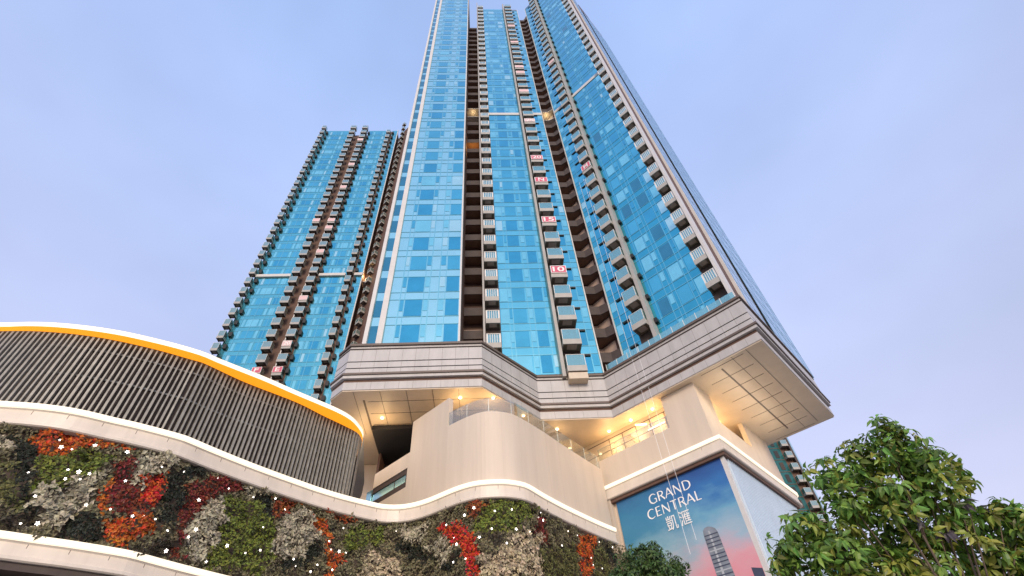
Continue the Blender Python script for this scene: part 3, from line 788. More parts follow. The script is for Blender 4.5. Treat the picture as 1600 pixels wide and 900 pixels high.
rl_ = random.Random(2); b = MB(); acc = 0; last = None; j = 0; k_end = min(range(len(lc)), key=lambda i: (lc[i]-Vector((-8.86, 31.5))).length)
for i in range(1, k_end, 3):
    p = lc[i]; t = (lc[i+1]-lc[i-1]).normalized()
    n = Vector((t.y, -t.x)); h = rl_.uniform(.036, .062)
    # slim slat, deep towards the street
    q = [p-t*h-n*.16, p+t*h-n*.16, p+t*h+n*.0, p-t*h+n*.0]
    b.prism([tuple(v) for v in q], 16.5, 21.07)
b.build('louvre_slat', M['louvre'], drum)
b = MB()
for z in (18.7, 20.35):
    w = offset(lc[:k_end], -.19); b.strip(at(w, z), at(w, z+.1)); w2 = offset(lc[:k_end], -.26); b.strip(at(w, z), at(w2, z))
b.build('rail', M['louvre'], drum)
b = MB(); b.strip(at(lc[k_end:], 16.35), at(lc[k_end:], 21.07)); b.build('end_panel', M['louvre'], drum)
# eave: glowing soffit, lit white fascia, roof
m = 120
def even(c): 
    L = [0]
    for i in range(1, len(c)): L.append(L[-1]+(c[i]-c[i-1]).length)
    o = []; j = 0
    for k in range(m+1):
        s = L[-1]*k/m
        while j < len(L)-2 and L[j+1] < s: j += 1
        o.append(c[j].lerp(c[j+1], (s-L[j])/(L[j+1]-L[j])))
    return o
e1 = even(ec); l1 = even(offset(lc, -.02))
# pair each eave point with the nearest louvre point so the soffit does not shear
lo = offset(lc, .02); l1 = [min(lo, key=lambda q: (q-p).length) for p in e1]
b = MB(); b.strip(at(l1, 21.08), at(e1, 21.2)); b.build('eave_soffit', M['led_orange'], drum)
b = MB(); b.strip(at(e1, 21.2), at(e1, 21.5)); b.build('eave_fascia', M['led'], drum)
b = MB(); b.strip(at(e1, 21.505), at([Vector((p.x*.9-2, p.y+7)) for p in e1], 21.6)); b.build('roof', M['stone'], drum)
# ================================================================= LIVING WALL
def leaf_mat(name, col, var=.35, rough=.55, trans=.25):
    m = bpy.data.materials.new(name); m.use_nodes = True; t = m.node_tree; b = t.nodes['Principled BSDF']
    g = t.nodes.new('ShaderNodeNewGeometry'); h = t.nodes.new('ShaderNodeHueSaturation'); h.inputs['Color'].default_value = (*col, 1)
    r = t.nodes.new('ShaderNodeMapRange'); r.inputs['To Min'].default_value = 1-var; r.inputs['To Max'].default_value = 1+var
    r2 = t.nodes.new('ShaderNodeMapRange'); r2.inputs['To Min'].default_value = .475; r2.inputs['To Max'].default_value = .525
    ml = t.nodes.new('ShaderNodeMath'); ml.operation = 'MULTIPLY'; ml.inputs[1].default_value = 7.31
    fr_ = t.nodes.new('ShaderNodeMath'); fr_.operation = 'FRACT'
    t.links.new(g.outputs['Random Per Island'], r.inputs['Value']); t.links.new(g.outputs['Random Per Island'], ml.inputs[0])
    t.links.new(ml.outputs[0], fr_.inputs[0]); t.links.new(fr_.outputs[0], r2.inputs['Value'])
    t.links.new(r.outputs['Result'], h.inputs['Value']); t.links.new(r2.outputs['Result'], h.inputs['Hue'])
    t.links.new(h.outputs['Color'], b.inputs['Base Color']); b.inputs['Roughness'].default_value = rough
    if trans:
        o = t.nodes['Material Output']; tl = t.nodes.new('ShaderNodeBsdfTranslucent'); mx = t.nodes.new('ShaderNodeMixShader'); mx.inputs[0].default_value = trans
        t.links.new(h.outputs['Color'], tl.inputs['Color']); t.links.new(b.outputs[0], mx.inputs[1]); t.links.new(tl.outputs[0], mx.inputs[2]); t.links.new(mx.outputs[0], o.inputs['Surface'])
    return m
LF = {'dark': leaf_mat('leaf_dark', (.016, .022, .010), .5), 'grey': leaf_mat('leaf_silver', (.46, .42, .30), .6), 'olive': leaf_mat('leaf_olive', (.14, .14, .04), .7),
      'orange': leaf_mat('leaf_orange', (.55, .12, .014), .5), 'green': leaf_mat('leaf_green', (.15, .185, .026), .75), 'brown': leaf_mat('leaf_brown', (.06, .05, .028), .5),
      'darkred': leaf_mat('leaf_dark_red', (.20, .028, .014), .5), 'red': leaf_mat('leaf_red', (.58, .05, .012), .4), 'yellow': leaf_mat('leaf_amber', (.55, .19, .02), .4),
      'rust': leaf_mat('leaf_rust', (.30, .075, .015), .5), 'white': leaf_mat('leaf_cream', (.50, .42, .28), .65), 'mixed': leaf_mat('leaf_mixed', (.19, .17, .09), .6)}
PATCHES = [
('dark', [(1.3, 15.0), (2.2, 15.2), (2.5, 14.3), (2.8, 13.3), (3.3, 12.4), (4.1, 11.5), (3.3, 11.9), (2.3, 13.6)]),
('grey', [(0.4, 15.1), (1.2, 15.0), (1.6, 14.4), (1.0, 14.2)]),
('olive', [(1.0, 14.2), (2.3, 13.6), (3.1, 12.3), (3.1, 11.8), (2.2, 12.2)]),
('orange', [(2.0, 15.4), (4.0, 15.6), (6.0, 15.3), (4.8, 15.0), (3.1, 14.3), (2.5, 14.2)]),
('green', [(2.6, 13.9), (3.6, 14.6), (5.4, 14.8), (4.9, 14.0), (4.2, 13.3), (3.4, 12.5)]),
('grey', [(3.4, 12.4), (4.1, 13.3), (5.4, 14.2), (5.2, 13.5), (5.4, 12.8), (5.4, 12.3), (4.9, 11.6), (4.2, 11.4)]),
('dark', [(4.9, 11.6), (5.6, 12.3), (6.3, 11.7), (6.6, 11.2), (4.6, 11.2)]),
('brown', [(2.5, 11.7), (3.9, 11.8), (4.2, 11.3), (2.9, 11.0)]),
('orange', [(5.4, 13.0), (5.7, 13.8), (6.1, 12.7), (6.3, 12.5), (5.9, 12.4)]),
('darkred', [(5.4, 14.5), (6.1, 14.9), (6.8, 13.5), (7.6, 13.0), (7.9, 12.7), (6.5, 12.6), (6.0, 13.0)]),
('grey', [(6.1, 15.1), (7.8, 15.5), (7.5, 14.8), (6.8, 14.4), (7.1, 13.4), (6.8, 13.4)]),
('red', [(6.8, 14.2), (7.6, 14.7), (7.9, 13.4), (7.8, 13.0), (7.2, 13.1)]),
('dark', [(7.6, 14.9), (9.6, 15.6), (8.6, 14.3), (9.1, 12.6), (8.3, 12.5), (8.0, 13.5)]),
('orange', [(6.0, 12.2), (7.9, 12.8), (8.4, 12.3), (7.6, 11.6), (7.7, 11.3), (6.9, 11.0), (6.4, 11.6)]),
('yellow', [(6.9, 11.5), (7.6, 11.6), (7.5, 11.3), (6.9, 11.1)]),
('brown', [(7.3, 11.0), (9.3, 12.1), (10.1, 11.2), (9.0, 11.0)]),
('darkred', [(8.7, 14.3), (10.3, 15.5), (11.7, 15.5), (10.6, 14.6), (9.5, 13.2), (9.6, 12.3), (10.0, 11.2), (9.5, 11.1), (9.1, 12.6)]),
('grey', [(9.6, 13.4), (10.6, 14.4), (11.0, 13.2), (10.9, 11.7), (10.3, 11.1), (9.6, 12.3)]),
('green', [(10.6, 14.5), (12.4, 14.8), (14.0, 13.9), (14.3, 12.2), (13.6, 11.2), (11.1, 11.3), (11.0, 13.2)]),
('grey', [(11.3, 15.2), (12.8, 15.5), (12.3, 14.7)]),
('dark', [(12.3, 15.1), (13.0, 15.4), (13.8, 14.2), (13.0, 14.1)]),
('rust', [(13.1, 15.4), (14.9, 15.4), (14.3, 14.6), (13.8, 14.1)]),
('grey', [(13.9, 13.1), (14.3, 14.5), (15.2, 15.3), (16.4, 14.5), (16.4, 13.7), (15.3, 12.7), (14.2, 12.4)]),
('dark', [(14.6, 11.9), (16.5, 13.7), (16.9, 13.4), (15.8, 12.3), (14.7, 11.6)]),
('orange', [(15.4, 15.1), (16.1, 14.9), (17.0, 14.3), (17.3, 13.7), (18.1, 12.9), (17.7, 12.0), (17.2, 11.9), (17.0, 13.6), (16.2, 14.4)]),
('rust', [(16.5, 15.4), (18.6, 15.4), (18.3, 14.9), (17.0, 15.0)]),
('green', [(17.8, 14.1), (18.7, 15.0), (20.7, 15.4), (20.4, 14.7), (18.9, 13.6), (18.0, 13.4)]),
('grey', [(21.2, 15.1), (23.1, 15.0), (22.7, 14.1), (21.3, 14.4)]),
('dark', [(21.1, 14.2), (22.7, 13.9), (23.7, 12.7), (23.0, 12.6), (21.2, 13.7)]),
('white', [(19.5, 13.5), (21.2, 13.4), (21.5, 12.3), (19.2, 12.2)]),
('grey', [(23.4, 13.7), (24.4, 13.8), (25.4, 13.2), (24.1, 12.3)]),
('red', [(24.1, 14.5), (25.6, 14.2), (26.4, 13.5), (26.9, 12.7), (26.8, 11.6), (26.6, 11.0), (26.2, 11.1), (26.1, 12.3), (25.4, 13.2), (24.3, 13.9)]),
('dark', [(24.1, 12.3), (25.6, 12.9), (25.8, 12.6), (24.6, 11.9)]),
('rust', [(25.8, 15.2), (27.5, 15.4), (27.2, 14.7), (26.3, 14.5)]),
('green', [(27.5, 15.3), (29.5, 15.5), (31.0, 15.3), (30.2, 14.5), (28.9, 13.4), (27.8, 13.7), (27.1, 13.5), (26.3, 14.0), (26.7, 14.5)]),
('brown', [(27.4, 13.6), (28.3, 13.7), (28.1, 12.8), (27.5, 12.7)]),
('darkred', [(30.8, 14.7), (32.0, 15.4), (32.2, 13.8), (31.3, 13.4), (30.6, 13.9)]),
('white', [(28.3, 13.0), (30.6, 13.7), (31.3, 12.5), (30.9, 11.2), (27.0, 11.0), (27.1, 12.1)]),
('olive', [(31.1, 13.1), (35.2, 14.4), (34.8, 12.0), (31.1, 11.3)]),
('orange', [(35.6, 15.1), (37.6, 15.4), (36.7, 13.8), (36.3, 12.3), (35.1, 12.1), (35.3, 13.8)]),
('dark', [(38.2, 15.3), (39.6, 14.8), (39.1, 13.7), (38.4, 14.1)]),
('olive', [(37.2, 14.6), (38.3, 14.9), (38.9, 12.8), (36.5, 12.4)]),
]
STARS = [(3.1, 14.9), (3.3, 14.6), (3.7, 14.6), (4.4, 15.0), (5.7, 15.0), (4.0, 13.7), (4.4, 13.7), (4.8, 13.7), (4.1, 13.3), (4.6, 13.4), (3.5, 12.4), (5.3, 12.4), (3.6, 11.3), (4.1, 11.4), (6.2, 13.7), (6.2, 12.4), (7.1, 12.3), (7.5, 12.4), (8.0, 12.4), (8.7, 12.1), (9.0, 11.3), (10.9, 11.3), (9.5, 13.8), (10.0, 15.1), (10.7, 14.8), (9.7, 12.1), (9.9, 12.5), (8.3, 14.8), (2.8, 13.3), (12.1, 14.8), (11.6, 12.2), (12.6, 12.1), (7.3, 14.7), (13.1, 13.5), (13.3, 12.4), (12.6, 12.1), (15.2, 12.4), (15.4, 12.1), (16.3, 12.0), (17.0, 13.7), (17.2, 13.3), (17.7, 13.3), (17.5, 12.3), (17.7, 14.6), (14.0, 14.7), (13.3, 15.1), (12.1, 14.8), (21.0, 14.9), (24.7, 14.4), (25.3, 13.5), (25.5, 13.1), (26.1, 12.2), (25.3, 12.2), (16.6, 12.4), (18.1, 13.3), (26.9, 13.2), (26.6, 14.9), (26.0, 14.6), (27.8, 14.6), (28.8, 14.7), (27.6, 13.6), (29.0, 13.6), (29.9, 13.6), (31.2, 15.1), (30.9, 14.7), (31.4, 14.7), (34.1, 14.8), (33.2, 13.7), (35.1, 14.8), (28.4, 12.8), (36.3, 13.7), (36.4, 13.3), (37.6, 15.0), (39.1, 15.0), (24.7, 14.5), (25.5, 13.2), (37.4, 13.3)]
def inside(p, poly):
    x, y = p; c = False; j = len(poly)-1
    for i in range(len(poly)):
        if (poly[i][1] > y) != (poly[j][1] > y) and x < (poly[j][0]-poly[i][0])*(y-poly[i][1])/(poly[j][1]-poly[i][1])+poly[i][0]: c = not c
        j = i
    return c
from mathutils import noise as mn
wall = empty('living_wall', (-6, 30, 10.95), 'planted wall of red, orange, silver and green foliage patches between two lit wavy bands', 'green wall')
def leaf_faces(b, p, d, side, up, L, W, fold=.25, droop=.3, seg=2):
    """a folded leaf blade: base p, along d"""
    if seg == 3:
        q1 = p+d*(L*.28)+up*(L*.07); q2 = p+d*(L*.62)+up*(L*.04-L*droop*.3); tip = p+d*L-up*(L*droop); i = len(b.v); w = side*(W*.5)
        b.v += [tuple(p), tuple(q1+w*.85+up*(W*fold)), tuple(q2+w*.9+up*(W*fold)), tuple(tip), tuple(q2-w*.9+up*(W*fold)), tuple(q1-w*.85+up*(W*fold)), tuple(q1), tuple(q2)]
        b.f += [(i, i+1, i+6), (i+1, i+2, i+7, i+6), (i+2, i+3, i+7), (i, i+6, i+5), (i+6, i+7, i+4, i+5), (i+7, i+3, i+4)]; b.m += [0]*6; return
    mid = p+d*(L*.5)+up*(L*.06); tip = p+d*L-up*(L*droop)
    i = len(b.v); w = side*(W*.5)
    b.v += [tuple(p), tuple(mid+w+up*(W*fold)), tuple(tip), tuple(mid-w+up*(W*fold)), tuple(mid)]
    b.f += [(i, i+1, i+4), (i+1, i+2, i+4), (i, i+4, i+3), (i+4, i+2, i+3)]; b.m += [0]*4
bufs = [MB() for _ in PATCHES]+[MB() for _ in range(9)]
rl = random.Random(5)
NL = 42000; S_LO, S_HI = -8.0, 41.5
for _ in range(NL):
    s = rl.uniform(S_LO, S_HI); z = rl.uniform(10.85, 15.45)
    if s < 0 and rl.random() < .5: continue
    n1 = mn.noise(Vector((s*1.3, z*1.3, 0)))*.42+mn.noise(Vector((s*4, z*4, 3)))*.15; n2 = mn.noise(Vector((s*1.3, z*1.3, 7)))*.42
    k = None
    for i, (c, poly) in enumerate(PATCHES):
        if inside((s+n1, z+n2), poly): k = i
    cls = PATCHES[k][0] if k is not None else 'mixed'
    buf = bufs[k] if k is not None else bufs[len(PATCHES)+min(8, max(0, int((s+8)/5.5)))]
    clump = mn.noise(Vector((s*1.7, z*1.7, 11)))
    d0 = -.48+.46*(.5+clump)+rl.uniform(-.04, .12)+.12*mn.noise(Vector((s*.9, z*.9, 23)))+(.06 if cls in ('grey', 'white', 'red') else 0)
    x, y = on_curve(s, d0)
    x2, y2 = on_curve(s, d0+1); nrm = Vector((x2-x, y2-y, 0)); tan = Vector((-nrm.y, nrm.x, 0))
    ang = rl.uniform(0, 2*math.pi); d = (nrm*rl.uniform(.15, .8)+tan*math.cos(ang)+Vector((0, 0, 1))*math.sin(ang)*.9-Vector((0, 0, .25))).normalized()
    side = d.cross(nrm).normalized(); up = side.cross(d)
    if up.dot(nrm) < 0: up = -up
    L = rl.uniform(.11, .27)*(1.15 if cls in ('grey', 'white') else .95)
    leaf_faces(buf, Vector((x, y, z)), d, side, up, L, L*rl.uniform(.42, .62), .2, rl.uniform(.0, .35))
PL = {'dark': 'patch of near-black green foliage', 'grey': 'patch of silvery grey foliage', 'olive': 'patch of olive foliage', 'orange': 'patch of burnt orange foliage', 'green': 'patch of mid green foliage',
      'brown': 'patch of dull brown foliage', 'darkred': 'patch of deep red foliage', 'red': 'patch of bright red foliage', 'yellow': 'patch of amber foliage', 'rust': 'patch of rust coloured foliage', 'white': 'patch of cream flecked foliage', 'mixed': 'mixed dull foliage'}
for i, bf in enumerate(bufs):
    if not bf.f: continue
    c = PATCHES[i][0] if i < len(PATCHES) else 'mixed'
    tag(bf.build('foliage_patch', LF[c], wall), PL[c])

# little star lights hung on the planting
mk('star_glow', (1, .95, .9), .5, emit=(1, .9, .82), estr=3)
def star_mesh(R):
    v = [(0, -R*.28, 0), (0, R*.1, 0)]; f = []
    for k in range(10):
        a = math.pi/2+math.pi*k/5; r = R if k % 2 == 0 else R*.42; v.append((math.cos(a)*r, 0, math.sin(a)*r))
    for k in range(10):
        f += [(0, 2+k, 2+(k+1) % 10), (1, 2+(k+1) % 10, 2+k)]
    me = bpy.data.meshes.new('star_light'); me.from_pydata(v, [], f); me.materials.append(M['star_glow']); return me
sm = [star_mesh(r) for r in (.055, .075, .105)]
CN = {'dark': 'near-black green', 'grey': 'silvery grey', 'olive': 'olive', 'orange': 'burnt orange', 'green': 'mid green', 'brown': 'dull brown', 'darkred': 'deep red', 'red': 'bright red', 'yellow': 'amber', 'rust': 'rust', 'white': 'cream flecked', 'mixed': 'mixed dull'}
done = []; 
star_rows = []
for (s, z) in STARS:
    if any(abs(s-a)+abs(z-c) < .35 for a, c in done): continue
    done.append((s, z)); cls = 'mixed'
    for c, poly in PATCHES:
        if inside((s, z), poly): cls = c
    star_rows.append((s, z, cls))
ORD = ['', 'second', 'third', 'fourth', 'fifth', 'sixth', 'seventh', 'eighth', 'ninth', 'tenth', 'eleventh', 'twelfth', 'thirteenth', 'fourteenth', 'fifteenth', 'sixteenth', 'seventeenth']
cnt = {}
for s, z, cls in sorted(star_rows):
    n = cnt.get(cls, 0); cnt[cls] = n+1
    x, y = on_curve(s, .06); x2, y2 = on_curve(s, 1.06)
    big = 2 if (s*7+z*3) % 1 > .72 else (1 if (s*5+z) % 1 > .4 else 0)
    o = bpy.data.objects.new('star_light', sm[big]); COL.objects.link(o); o.location = (x, y, z)
    o.rotation_euler = (rl.uniform(-.6, .6), rl.uniform(-.6, .6), math.atan2(y2-y, x2-x)+math.pi/2)
    pos = 'leftmost' if n == 0 else ORD[n]+' from the left' if n < len(ORD) else 'number %d from the left' % (n+1)
    hgt = 'high' if z > 14.2 else 'midway' if z > 12.6 else 'low'
    tag(o, '%s white star, %s on %s foliage, set %s' % (['small', 'medium', 'large'][big], pos, CN[cls], hgt), 'star light', 'star lights on the planted wall')

# ================================================================= POSTER
PO = pl(0, .15)                                     # its street corner at ground level
poster = empty('advertising_poster', (PO[0], PO[1], 0), 'large blue to pink sky poster with white lettering on the corner block', 'poster')
def pp(t, z, d=0): return (PO[0]-S2*t-S2*d, PO[1]+S2*t-S2*d, z)
pm = bpy.data.materials.new('poster_print'); pm.use_nodes = True; t = pm.node_tree; bs = t.nodes['Principled BSDF']; bs.inputs['Roughness'].default_value = .35
uv = t.nodes.new('ShaderNodeUVMap'); sx = t.nodes.new('ShaderNodeSeparateXYZ'); t.links.new(uv.outputs['UV'], sx.inputs[0])
nz_ = t.nodes.new('ShaderNodeTexNoise'); nz_.inputs['Scale'].default_value = 2.2; nz_.inputs['Detail'].default_value = 5; nz_.inputs['Roughness'].default_value = .6
mpn = t.nodes.new('ShaderNodeMapping'); mpn.inputs['Scale'].default_value = (1, 2.4, 1); mpn.inputs['Rotation'].default_value = (0, 0, .25)
t.links.new(uv.outputs['UV'], mpn.inputs[0]); t.links.new(mpn.outputs[0], nz_.inputs['Vector'])
def mth(op, a, b):
    n = t.nodes.new('ShaderNodeMath'); n.operation = op
    for i, q in enumerate((a, b)):
        if isinstance(q, (int, float)): n.inputs[i].default_value = q
        else: t.links.new(q, n.inputs[i])
    return n.outputs[0]
# v + tilt + soft cloud noise drives the ramp; a second ramp on the left stays teal
dn = mth('MULTIPLY', mth('SUBTRACT', nz_.outputs['Fac'], .5), .38)
vv = mth('ADD', mth('ADD', sx.outputs['Y'], dn), mth('MULTIPLY', sx.outputs['X'], -.10))
ra = t.nodes.new('ShaderNodeValToRGB'); t.links.new(vv, ra.inputs[0])
def ramp(r, els):
    while len(r.color_ramp.elements) < len(els): r.color_ramp.elements.new(.5)
    for e, (p, c) in zip(r.color_ramp.elements, els): e.position = p; e.color = (*c, 1)
ramp(ra, [(.0, (.50, .42, .46)), (.30, (.72, .26, .30)), (.44, (.66, .36, .40)), (.56, (.33, .46, .56)), (.70, (.14, .36, .52)), (.82, (.03, .16, .42)), (1, (.018, .075, .28))])
rb = t.nodes.new('ShaderNodeValToRGB'); t.links.new(vv, rb.inputs[0])
ramp(rb, [(.0, (.62, .40, .40)), (.26, (.60, .40, .42)), (.38, (.30, .48, .54)), (.52, (.22, .42, .50)), (.66, (.05, .24, .40)), (.8, (.03, .20, .38)), (1, (.018, .11, .30))])
mx = t.nodes.new('ShaderNodeMix'); mx.data_type = 'RGBA'; sm_ = t.nodes.new('ShaderNodeMapRange'); sm_.interpolation_type = 'SMOOTHSTEP'
sm_.inputs['From Min'].default_value = .25; sm_.inputs['From Max'].default_value = .75; t.links.new(mth('ADD', sx.outputs['X'], dn), sm_.inputs['Value'])
t.links.new(sm_.outputs[0], mx.inputs['Factor']); t.links.new(ra.outputs[0], mx.inputs['A']); t.links.new(rb.outputs[0], mx.inputs['B']); t.links.new(mx.outputs['Result'], bs.inputs['Base Color'])
PW, PZ0, PZ1 = 9.0, 8.0, 18.85
b = MB(); b.prism([pl(.1, .05), pl(PW, .05), pl(PW, .149), pl(.1, .149)], PZ0, PZ1)
pan = b.build('panel', M['white_frame'], poster)
me = bpy.data.meshes.new('print'); me.from_pydata([tuple(Vector(pp(a, c, .004))-poster.location) for a, c in ((PW, PZ0), (.1, PZ0), (.1, PZ1), (PW, PZ1))], [], [(0, 1, 2, 3)])
ul_ = me.uv_layers.new(name='UVMap')
for i, q in enumerate(((1, 0), (0, 0), (0, 1), (1, 1))): ul_.data[i].uv = q
me.materials.append(pm); po = bpy.data.objects.new('print', me); COL.objects.link(po); po.parent = poster
# printed tower and a dark block at the right edge
mk('print_grey', (.20, .23, .27), .4, noise=.35, nscale=1.3); mk('print_light', (.42, .45, .48), .4, noise=.2, nscale=2); mk('print_dark', (.05, .06, .10), .4, noise=.3, nscale=1)
b = MB()
tw = [(3.0, 8.1), (1.7, 8.1), (2.0, 14.45), (2.1, 14.7), (2.3, 14.86), (2.55, 14.95), (2.8, 14.93), (2.95, 14.8), (3.0, 14.5)]
b.poly([pp(a, z, .012) for a, z in tw], 0)
z = 14.4
while z > 8.3:
    f = (14.5-z)/6.4; l, r = 2.97, 2.02-.3*f
    b.poly([pp(l, z, .02), pp(r, z-.02, .02), pp(r, z+.05, .02), pp(l, z+.07, .02)], 1 if int(z*3) % 4 == 0 else 2); z -= .24
b.poly([pp(2.62, 8.1, .016), pp(2.42, 8.1, .016), pp(2.5, 14.6, .016), pp(2.62, 14.7, .016)], 1)
b.poly([pp(.78, 8.1, .012), pp(.12, 8.1, .012), pp(.12, 11.75, .012), pp(.75, 11.95, .012)], 2)
b.build('printed_tower', [M['print_grey'], M['print_light'], M['print_dark']], poster)
def text_mesh(name, body, size, m, parent, wspan=None, bold=0.0):
    c = bpy.data.curves.new(name, 'FONT'); c.body = body; c.size = size; c.extrude = .012; c.offset = bold; c.align_x = 'LEFT'
    o = bpy.data.objects.new(name, c); COL.objects.link(o); dg = bpy.context.evaluated_depsgraph_get()
    me = bpy.data.meshes.new_from_object(o.evaluated_get(dg)); bpy.data.objects.remove(o)
    me.materials.clear(); me.materials.append(m)
    xs = [v.co.x for v in me.vertices]; ys = [v.co.y for v in me.vertices]; w, h = max(xs)-min(xs), max(ys)-min(ys)
    for v in me.vertices:
        v.co.x -= min(xs); v.co.y -= min(ys)
        if wspan: v.co.x *= wspan[0]/w; v.co.y *= wspan[1]/h
    n = bpy.data.objects.new(name, me); COL.objects.link(n)
    if parent: n.parent = parent
    return n
mk('lettering', (.9, .9, .88), .5)
# thin flared capitals, drawn as strokes of uneven width
GLY = {'G': ([(.86, .80, .05), (.66, .97, .08), (.40, .98, .11), (.14, .80, .15), (.06, .5, .17), (.14, .2, .15), (.40, .02, .11), (.66, .03, .09), (.84, .14, .08)], [(.84, .44, .13), (.84, .02, .11)], [(.62, .44, .07), (.88, .44, .07)]),
       'R': ([(.12, 0, .15), (.12, 1, .15)], [(.12, .97, .08), (.42, .97, .08), (.62, .85, .13), (.64, .70, .14), (.5, .53, .11), (.12, .48, .07)], [(.40, .5, .13), (.78, 0, .16)]),
       'A': ([(.02, 0, .09), (.44, 1, .12)], [(.44, 1, .15), (.86, 0, .17)], [(.18, .34, .07), (.72, .34, .07)]),
       'N': ([(.10, 0, .09), (.10, 1, .11)], [(.10, 1, .15), (.82, 0, .15)], [(.82, 0, .10), (.82, 1, .09)]),
       'D': ([(.12, 0, .15), (.12, 1, .15)], [(.12, .97, .08), (.45, .96, .08), (.78, .78, .14), (.86, .5, .17), (.78, .22, .14), (.45, .03, .09), (.12, .03, .08)]),
       'C': ([(.82, .86, .05), (.62, .97, .08), (.38, .96, .11), (.14, .78, .15), (.06, .5, .17), (.14, .22, .15), (.38, .03, .11), (.62, .03, .08), (.83, .13, .06)],),
       'E': ([(.12, 0, .15), (.12, 1, .15)], [(.12, .96, .08), (.60, .96, .09)], [(.12, .52, .07), (.54, .52, .08)], [(.12, .04, .08), (.62, .04, .1)]),
       'T': ([(.38, 0, .15), (.38, 1, .14)], [(.0, .96, .09), (.76, .96, .09)]),
       'L': ([(.12, 0, .15), (.12, 1, .15)], [(.12, .04, .08), (.60, .04, .1)])}
GW = {'G': .92, 'R': .76, 'A': .88, 'N': .94, 'D': .94, 'C': .86, 'E': .64, 'T': .76, 'L': .60}
def sign_word(word, tl, tr, z0, H):
    """letters from t=tl (left) to tr on the poster, one mesh each"""
    gap = .14; tot = sum(GW[c] for c in word)+gap*(len(word)-1); sc = abs(tl-tr)/tot; x = 0
    for c in word:
        b = MB(); dd = .02
        for st in GLY[c]:
            P_ = [(Vector((tl-(x+a)*sc, z0+y*H)), w) for a, y, w in st]
            # sub-divide curved strokes for a smooth outline
            if len(P_) > 3:
                Q = []
                for i in range(len(P_)-1):
                    p0 = P_[max(i-1, 0)]; p1 = P_[i]; p2 = P_[i+1]; p3 = P_[min(i+2, len(P_)-1)]
                    for k in range(4):
                        u_ = k/4; Q.append((.5*((2*p1[0])+(p2[0]-p0[0])*u_+(2*p0[0]-5*p1[0]+4*p2[0]-p3[0])*u_*u_+(3*p1[0]-p0[0]-3*p2[0]+p3[0])*u_**3), p1[1]+(p2[1]-p1[1])*u_))
                P_ = Q+[P_[-1]]
            A_, B_ = [], []
            for i, (q, w) in enumerate(P_):
                dr = (P_[min(i+1, len(P_)-1)][0]-P_[max(i-1, 0)][0]).normalized(); nn = Vector((-dr.y, dr.x))*(w*H*.52)
                A_.append(pp(*(q+nn), dd)); B_.append(pp(*(q-nn), dd))
            b.strip(A_, B_); dd += .0025
        b.build('letter', M['lettering'], poster); x += GW[c]+gap
sign_word('GRAND', 6.2, 2.75, 17.70, .66)
sign_word('CENTRAL', 6.62, 2.3, 16.73, .66)
for ch, tl in (('凱', 5.35), ('滙', 4.3)):
    o = text_mesh('letter', ch, 1, M['lettering'], poster, (.84, .98))
    o.matrix_parent_inverse = Matrix.Identity(4)
    o.matrix_local = Matrix.Translation(Vector(pp(tl, 15.5, .03))-poster.location) @ Matrix(((S2, 0, -S2, 0), (-S2, 0, -S2, 0), (0, 1, 0, 0), (0, 0, 0, 1)))

# ================================================================= FLOOR BANNERS on the balcony railings
def banner(o, u, t, d, z, body, label, w=1.74, h=1.2, pale=False, group='floor banners on the balconies'):
    p = pt(o, u, t, d); ang = math.atan2(u[1], u[0])
    r = empty('floor_banner', (p[0], p[1], z), label, 'banner', group); r.rotation_euler = (0, 0, ang)
    def sub(name, bb, m):
        me = bpy.data.meshes.new(name); me.from_pydata(bb.v, [], bb.f); me.materials.append(m); me.update()
        q = bpy.data.objects.new(name, me); COL.objects.link(q); q.parent = r
    b = MB(); b.box(-w/2, w/2, -.03, 0, 0, h); sub('cloth', b, M['banner_pale'] if pale else M['banner_red'])
    b = MB()
    for x0, x1, z0, z1 in ((-w/2, w/2, 0, .07), (-w/2, w/2, h-.07, h), (-w/2, -w/2+.07, .0701, h-.0701), (w/2-.07, w/2, .0701, h-.0701)): b.box(x0, x1, -.045, -.031, z0, z1)
    sub('border', b, M['letter_white'])
    if body:
        tw = w*.74 if len(body) > 1 else w*.46
        n = text_mesh('number' if body.isdigit() else 'letter', body, 1, M['letter_white'], r, (tw, h*.66), .018)
        n.location = (-tw/2, -.048, h*.17); n.rotation_euler = (math.pi/2, 0, 0)
for k, body, lb, pale in ((3, '10', 'red banner with white number 10 on a balcony of the middle wing', False), (6, '15', 'red banner with white number 15 on a balcony of the middle wing', False),
                    (9, 'N', 'red banner with white letter N on a middle wing balcony', False), (11, '20', 'red banner with white number 20 on a middle wing balcony', False),
                    (15, '25', 'pale banner with number 25 just below the pale refuge band on the middle wing', True),
                    (19, None, 'pale plain banner on the middle wing, the first one above the refuge band', True), (22, None, 'lower of two close pale banners high on the middle wing', True),
                    (23, None, 'upper of two close pale banners high on the middle wing', True), (28, None, 'pale plain banner near the top of the middle wing, second highest', True), (32, None, 'topmost pale banner of the middle wing', True)):
    banner(oC, X1, 8.42, 1.32, zc(k)-.3+.62, body, lb, pale=pale)
banner(oR, XR, tR(15.37), 1.32, zc(9)-.15+.62, 'M', 'red banner with white letter M on a balcony of the right wing', 1.44)
banner(oR, XR, tR(15.37), 1.32, zc(22)-.15+.62, None, 'pale plain banner high on the right wing balconies', 1.44, pale=True)
def far_banner(t, z, body, lb, pale): 
    k = round((z-.9-ZT0)/FT); banner(oT, X1, t, 1.31, zt(k)-.2+.57, body, lb, 1.68, 1.3, pale, 'floor banners on the second tower')
far_banner(-40.3, 61.8, 'F', 'red banner with white letter F on the second tower just over the canopy', False)
far_banner(-36.65, 61.7, 'E', 'red banner with white letter E on the second tower just over the canopy', False)
